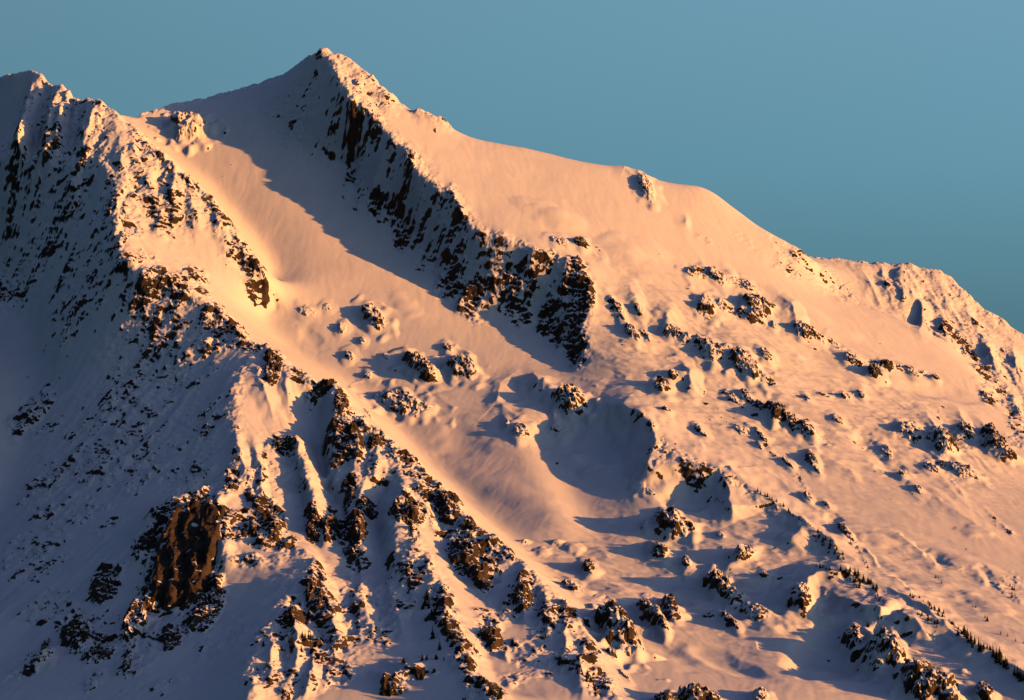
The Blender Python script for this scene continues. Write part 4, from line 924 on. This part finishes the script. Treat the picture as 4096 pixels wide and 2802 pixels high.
def outcrop(u, v, ru, rv, ang, hg, dn, kind, lab, ca, cb, mpp, k):
    st = 1.3 if max(ru, rv) < 70 else 1.7
    rad = max(ru, rv) * mpp * 1.3 + 4
    na = int(2 * rad / st) + 1; nb = int(2 * rad * 1.75 / (st * 1.1)) + 1
    a = ca + (np.arange(na) - na / 2) * st; b = cb + (np.arange(nb) - nb / 2) * st * 1.1
    A, B = np.meshgrid(a, b)
    G = samp(H_SMOOTH if dn > 1 else H, A, B)
    crag = kind in ('rock_crag', 'rock_buttress', 'rock_tower', 'rock_fin')
    q = ell_q(A, B, ca, cb, mpp, ru, rv, ang)
    s = max(8.0, min(ru, rv) * mpp * 0.9)
    q = q + 0.42 * fbm(A / s + k * 7.7, B / (s * 1.4) + k * 3.1, 4, 60 + k % 7, .55)
    x, y = img_xy(A, B, ca, cb, mpp)
    xr = np.clip(x / (ru + 8), -1, 1)
    slab = dn > 1                                   # the one clean block
    if slab:
        q = ell_q(A, B, ca, cb, mpp, ru, rv, ang)
        q = .5 * q + .5 * np.maximum(np.abs(x + .12 * y) / (ru * .92), np.abs(y) / (rv * .92)) + .16 * fbm(A / 40 + 3, B / 60, 4, 66, .55)
    f = np.clip(1 - q, 0, 1)
    f = np.clip(f * 1.9, 0, 1); f = f * f * (3 - 2 * f)
    rid = fbm(A / (s * .8) + k * 1.9, B / (s * 1.1) + k * 5.3, 4, 70 + k % 5, .55, True)
    rough = fbm(A / 7 + k, B / 9 - k, 3, 80 + k % 5, .55)
    ribs = samp(L2, A, B)
    fct = facets(A / (s * .75) + k * 3.3, B / (s * 1.15) + k * 1.7, 5 + k) + .5 * facets(A / (s * .3) + k, B / (s * .45), 6 + k)
    hh = hg * (.5 if crag else .52)
    top = G + hh * f * (0.62 + 0.42 * rid + (.8 if dn > 1 else .5) * fct - 0.25 * xr) + np.clip(q < 1, 0, 1) * f * (1.5 * rough + (1.2 if crag else .5) * ribs) * min(1.5, hg / 14)
    if slab:
        px = (A - ca + .10 * (B - cb)) / 30 + .5 * perlin(B / 70, A / 90, 5)
        prow = np.abs((px % 1.0) - .32) * (1 + .5 * perlin(np.floor(px) * 7.3, A * 0 + 2.2, 6))
        top = G + 30 * np.clip((1.02 - q) * 4.5, 0, 1) * (1 - .22 * prow) - 5 * prow - 7 * xr + 8 * facets(A / 34 + .3 * px, B / 66, 77) + 2.6 * facets(A / 12, B / 19, 78) + 1.2 * rough
    top = top - 0.25 - np.clip((q - .9) * 6, 0, 3.0)
    keep_v = q < 1.12
    kf = keep_v[:-1, :-1] & keep_v[1:, :-1] & keep_v[:-1, 1:] & keep_v[1:, 1:]
    if kf.sum() < 6:
        return None
    rock = rock_of(top, (dn - (0 if crag else .34)) * np.clip(.3 + (1 - q) * 2.6, 0, 1), st, st * 1.1, (.25 if dn > 1 else 1) * (.55 * samp(STREAK, A, B) + 2.2 * rough))
    if slab:
        ledge = fbm(A / 26, B / 13, 4, 91, .6) + .7 * (np.clip((q - .62) * 3, 0, 1) * np.clip(-y / rv + .1, 0, 1))
        rock = 1 - np.clip((ledge - .34) / .08, 0, 1)
    qt = grid_faces(nb, na, kf)
    bot = G - 7.0
    N = A.size
    co = np.concatenate([world_pt(A, B, top).reshape(-1, 3), world_pt(A, B, bot).reshape(-1, 3)])
    e = np.concatenate([qt[:, [0, 1]], qt[:, [1, 2]], qt[:, [2, 3]], qt[:, [3, 0]]])
    key = np.sort(e, 1); key = key[:, 0] * N + key[:, 1]
    _, inv, cnt = np.unique(key, return_inverse=True, return_counts=True)
    be = e[cnt[inv] == 1]
    sides = np.stack([be[:, 1], be[:, 0], be[:, 0] + N, be[:, 1] + N], 1)
    q4 = np.concatenate([qt, qt[:, ::-1] + N, sides])
    o = make_mesh(kind, co, q4, np.concatenate([rock.ravel(), rock.ravel()]), MAT)
    o['label'] = lab
    o['category'] = CATS[kind]
    o['group'] = 'crags of the dark ridge' if crag else 'outcrops standing out of the snow slopes'
    return o


CATS = {'rock_outcrop': 'rock', 'rock_outcrop': 'rock', 'snow_mound': 'snow mound', 'boulder': 'boulder', 'rock_slab': 'rock', 'rock_peak': 'rock peak', 'rock_cliff': 'cliff',
        'rock_crag': 'crag', 'rock_buttress': 'crag', 'rock_tower': 'rock tower', 'rock_fin': 'rock fin'}
for k, (row, site) in enumerate(zip(OUT, SITES)):
    outcrop(*row, *site, k)


# ------------------------------------------------------------------ conifers
def simple_material(name, c1, c2, scale):
    m, t, n, l, b = node_mat(name)
    tc = n.new('ShaderNodeTexCoord'); nz = n.new('ShaderNodeTexNoise'); nz.inputs['Scale'].default_value = scale
    l.new(tc.outputs['Object'], nz.inputs['Vector'])
    cr = n.new('ShaderNodeValToRGB')
    cr.color_ramp.elements[0].position = .35; cr.color_ramp.elements[0].color = (*c1, 1)
    cr.color_ramp.elements[1].position = .7; cr.color_ramp.elements[1].color = (*c2, 1)
    l.new(nz.outputs['Fac'], cr.inputs['Fac']); l.new(cr.outputs['Color'], b.inputs['Base Color'])
    b.inputs['Roughness'].default_value = .9
    b.inputs['Specular IOR Level'].default_value = .1
    return m


NEEDLE = simple_material('conifer_needles', (.012, .02, .012), (.045, .05, .03), 5.0)
BARK = simple_material('conifer_bark', (.03, .022, .016), (.07, .05, .035), 8.0)


def mesh_from(name, vs, fs, mat):
    me = bpy.data.meshes.new(name); me.from_pydata(vs, [], fs); me.materials.append(mat); me.update()
    return me


def conifer_meshes(seed, slim):
    """unit-high tree: a tapered trunk and whorls of drooping, ragged branch sprays with gaps between them"""
    r = random.Random(seed)
    vs, fs = [], []
    for k in range(3):
        z = (-.08, .45, .98)[k]; rad = (.028, .016, .003)[k]
        vs += [(rad * math.cos(i * math.pi / 3), rad * math.sin(i * math.pi / 3), z) for i in range(6)]
    for k in range(2):
        fs += [(k * 6 + i, k * 6 + (i + 1) % 6, k * 6 + 6 + (i + 1) % 6, k * 6 + 6 + i) for i in range(6)]
    trunk = (vs, fs)
    vs, fs = [], []
    tiers = 11
    for t in range(tiers):
        f = t / (tiers - 1)
        z = .10 + .84 * f
        R0 = slim * (1 - f) ** .85 * r.uniform(.8, 1.15) + .012
        nbr = 8 if t < 7 else 5
        off = r.uniform(0, 6.28)
        for i in range(nbr):
            if r.random() < .12:
                continue
            a = off + i * 2 * math.pi / nbr + r.uniform(-.25, .25)
            L = R0 * r.uniform(.65, 1.2); wd = L * r.uniform(.30, .48) + .01
            drop = L * r.uniform(.35, .7); h = .055 * (1 - .5 * f)
            ca, sa = math.cos(a), math.sin(a)
            b = len(vs)
            vs += [(0, 0, z + h), (ca * L * .55 - sa * wd, sa * L * .55 + ca * wd, z - drop * .35), (ca * L, sa * L, z - drop), (ca * L * .55 + sa * wd, sa * L * .55 - ca * wd, z - drop * .35),
                   (ca * L * .5, sa * L * .5, z - drop * .2 + h * .8), (ca * .01, sa * .01, z - .03)]
            fs += [(b, b + 1, b + 4), (b + 4, b + 1, b + 2), (b, b + 4, b + 3), (b + 4, b + 2, b + 3), (b + 5, b + 2, b + 1), (b + 5, b + 3, b + 2)]
    return trunk, (vs, fs)


PROTO = []
for sd, sl in ((1, .17), (2, .21), (3, .25), (4, .19)):
    tr, cr = conifer_meshes(sd, sl)
    PROTO.append((mesh_from('trunk', *tr, BARK), mesh_from('crown', *cr, NEEDLE)))

# rows and clumps: points (u, v) along which they stand, how many, height in photograph pixels, spread in pixels, label
ROWS = [
    ([(3024, 1966), (3080, 1996), (3130, 2030), (3178, 2066)], 14, 18, 7, 'small conifer in the upper row along the crest right of the second shaded hollow'),
    ([(3202, 2078), (3235, 2105), (3270, 2132)], 6, 17, 6, 'small conifer in the short gap between the upper crest row and the dense slope clump'),
    ([(3278, 2148), (3320, 2190), (3372, 2246)], 24, 20, 12, 'conifer in the dense slanting clump in the middle of the tree line'),
    ([(3404, 2168), (3445, 2225), (3470, 2265), (3500, 2312)], 8, 14, 6, 'tiny conifer on the thin line running down from the steep dark rock'),
    ([(3266, 2266), (3300, 2275), (3330, 2284)], 7, 18, 4, 'small conifer in the level row on the snow brow'),
    ([(3366, 2280), (3420, 2308), (3470, 2335), (3502, 2362)], 26, 26, 11, 'conifer in the big dark clump right of the level row'),
    ([(3396, 2330), (3440, 2350)], 7, 20, 8, 'small conifer on the lower left fringe of the big dark clump'),
    ([(3505, 2386), (3532, 2414)], 6, 14, 5, 'tiny conifer just below the big dark clump'),
    ([(3636, 2380), (3690, 2408)], 6, 15, 5, 'tiny conifer leading into the lower tree line from the left'),
    ([(3704, 2416), (3740, 2445), (3778, 2474)], 15, 20, 7, 'conifer in the upper strand of the lower tree line'),
    ([(3668, 2457), (3715, 2478), (3757, 2505)], 13, 21, 6, 'conifer in the separate patch just under the upper strand'),
    ([(3778, 2480), (3840, 2518)], 9, 13, 5, 'tiny conifer on the bare stretch before the corner stand'),
    ([(3840, 2530), (3880, 2570), (3926, 2606)], 22, 34, 9, 'tall conifer in the stand above the lower right corner'),
    ([(3934, 2590), (3962, 2606), (3990, 2612)], 4, 18, 3, 'small conifer between the two tall corner stands'),
    ([(3974, 2628), (4008, 2655), (4042, 2682)], 9, 48, 7, 'largest conifer of the trees, in the stand at the right edge'),
    ([(4050, 2692), (4080, 2710), (4112, 2732)], 8, 45, 8, 'large conifer in the last clump at the lower right corner'),
    ([(3455, 2508), (3474, 2510)], 2, 22, 1, 'one of two conifers standing together above the pointed rock peak'),
    ([(3725, 2292), (3762, 2338)], 5, 13, 4, 'tiny conifer on the rounded snow swell above the lower tree line'),
    ([(3898, 2430), (3906, 2432)], 3, 14, 4, 'tiny conifer alone on the open slope above the corner stand'),
    ([(3941, 2468), (3947, 2500)], 4, 18, 4, 'small conifer in the upright group on the open slope at the right'),
    ([(4008, 2540), (4060, 2566), (4092, 2578)], 5, 14, 4, 'tiny conifer strung along the open snow near the right edge'),
    ([(4046, 2345), (4052, 2395)], 6, 20, 5, 'small conifer in the dark clump near the right edge, far up the slope'),
    ([(1698, 2392), (1740, 2470), (1785, 2540), (1825, 2600)], 18, 40, 12, 'conifer in the stand on the dark rib beside the sunlit snow bowl'),
    ([(1730, 2556), (1732, 2556)], 1, 56, 1, 'tall conifer standing out on the snow bowl with a long shadow'),
    ([(1757, 2602), (1758, 2602)], 1, 58, 1, 'thin tall conifer just below the one with the long shadow'),
    ([(1588, 2655), (1660, 2648), (1725, 2640), (1782, 2640)], 11, 22, 6, 'small conifer along the dark ledge under the sunlit snow bowl'),
    ([(1640, 2092), (1652, 2130), (1666, 2178)], 7, 26, 6, 'conifer on the rib crest above the sunlit snow slope'),
    ([(1110, 2580), (1170, 2570), (1215, 2560), (1270, 2590)], 11, 32, 26, 'conifer scattered over the sunlit lower spur left of the white gully'),
    ([(1987, 2288), (1988, 2288)], 1, 34, 1, 'single conifer in the shaded notch beside the ridge crest'),
    ([(1948, 2772), (1978, 2790), (2000, 2802)], 6, 44, 8, 'conifer in the dark clump at the bottom edge, centre'),
    ([(2312, 2660), (2350, 2720), (2400, 2790)], 12, 28, 12, 'conifer on the shaded foot of the dark ridge by the bottom edge'),
]
for pts, n, hpx, spr, lab in ROWS:
    pts = np.array(pts, float)
    L = np.r_[0, np.cumsum(np.hypot(*np.diff(pts, axis=0).T))]
    us, vs = [], []
    for i in range(n):
        t = min(max((i + .5 + random.gauss(0, .9) + .9 * math.sin(i * 1.7)) / n, 0), 1) * L[-1]
        us.append(np.interp(t, L, pts[:, 0]) + random.gauss(0, spr)); vs.append(np.interp(t, L, pts[:, 1]) + random.gauss(0, spr * .6))
    a, b, h, mpp = locate(us, vs)
    W = world_pt(a, b, samp(H, a, b))
    for i in range(n):
        if vs[i] > 2830 or us[i] > 4110:
            continue
        hm = hpx * mpp[i] * random.uniform(.75, 1.4)
        trk, crn = random.choice(PROTO)
        e = bpy.data.objects.new('conifer_tree', None); COL.objects.link(e)
        e.location = Vector(W[i]) - Vector((0, 0, .03 * hm)); e.rotation_euler = (random.uniform(-.04, .04), random.uniform(-.04, .04), random.uniform(0, 6.28))
        e.scale = (hm * random.uniform(1.0, 1.4), hm * random.uniform(1.0, 1.4), hm)
        e['label'] = lab; e['category'] = 'conifer'; e['group'] = lab.replace('one of two conifers', 'two conifers')
        for nm, me in (('trunk', trk), ('crown', crn)):
            c = bpy.data.objects.new(nm, me); COL.objects.link(c); c.parent = e
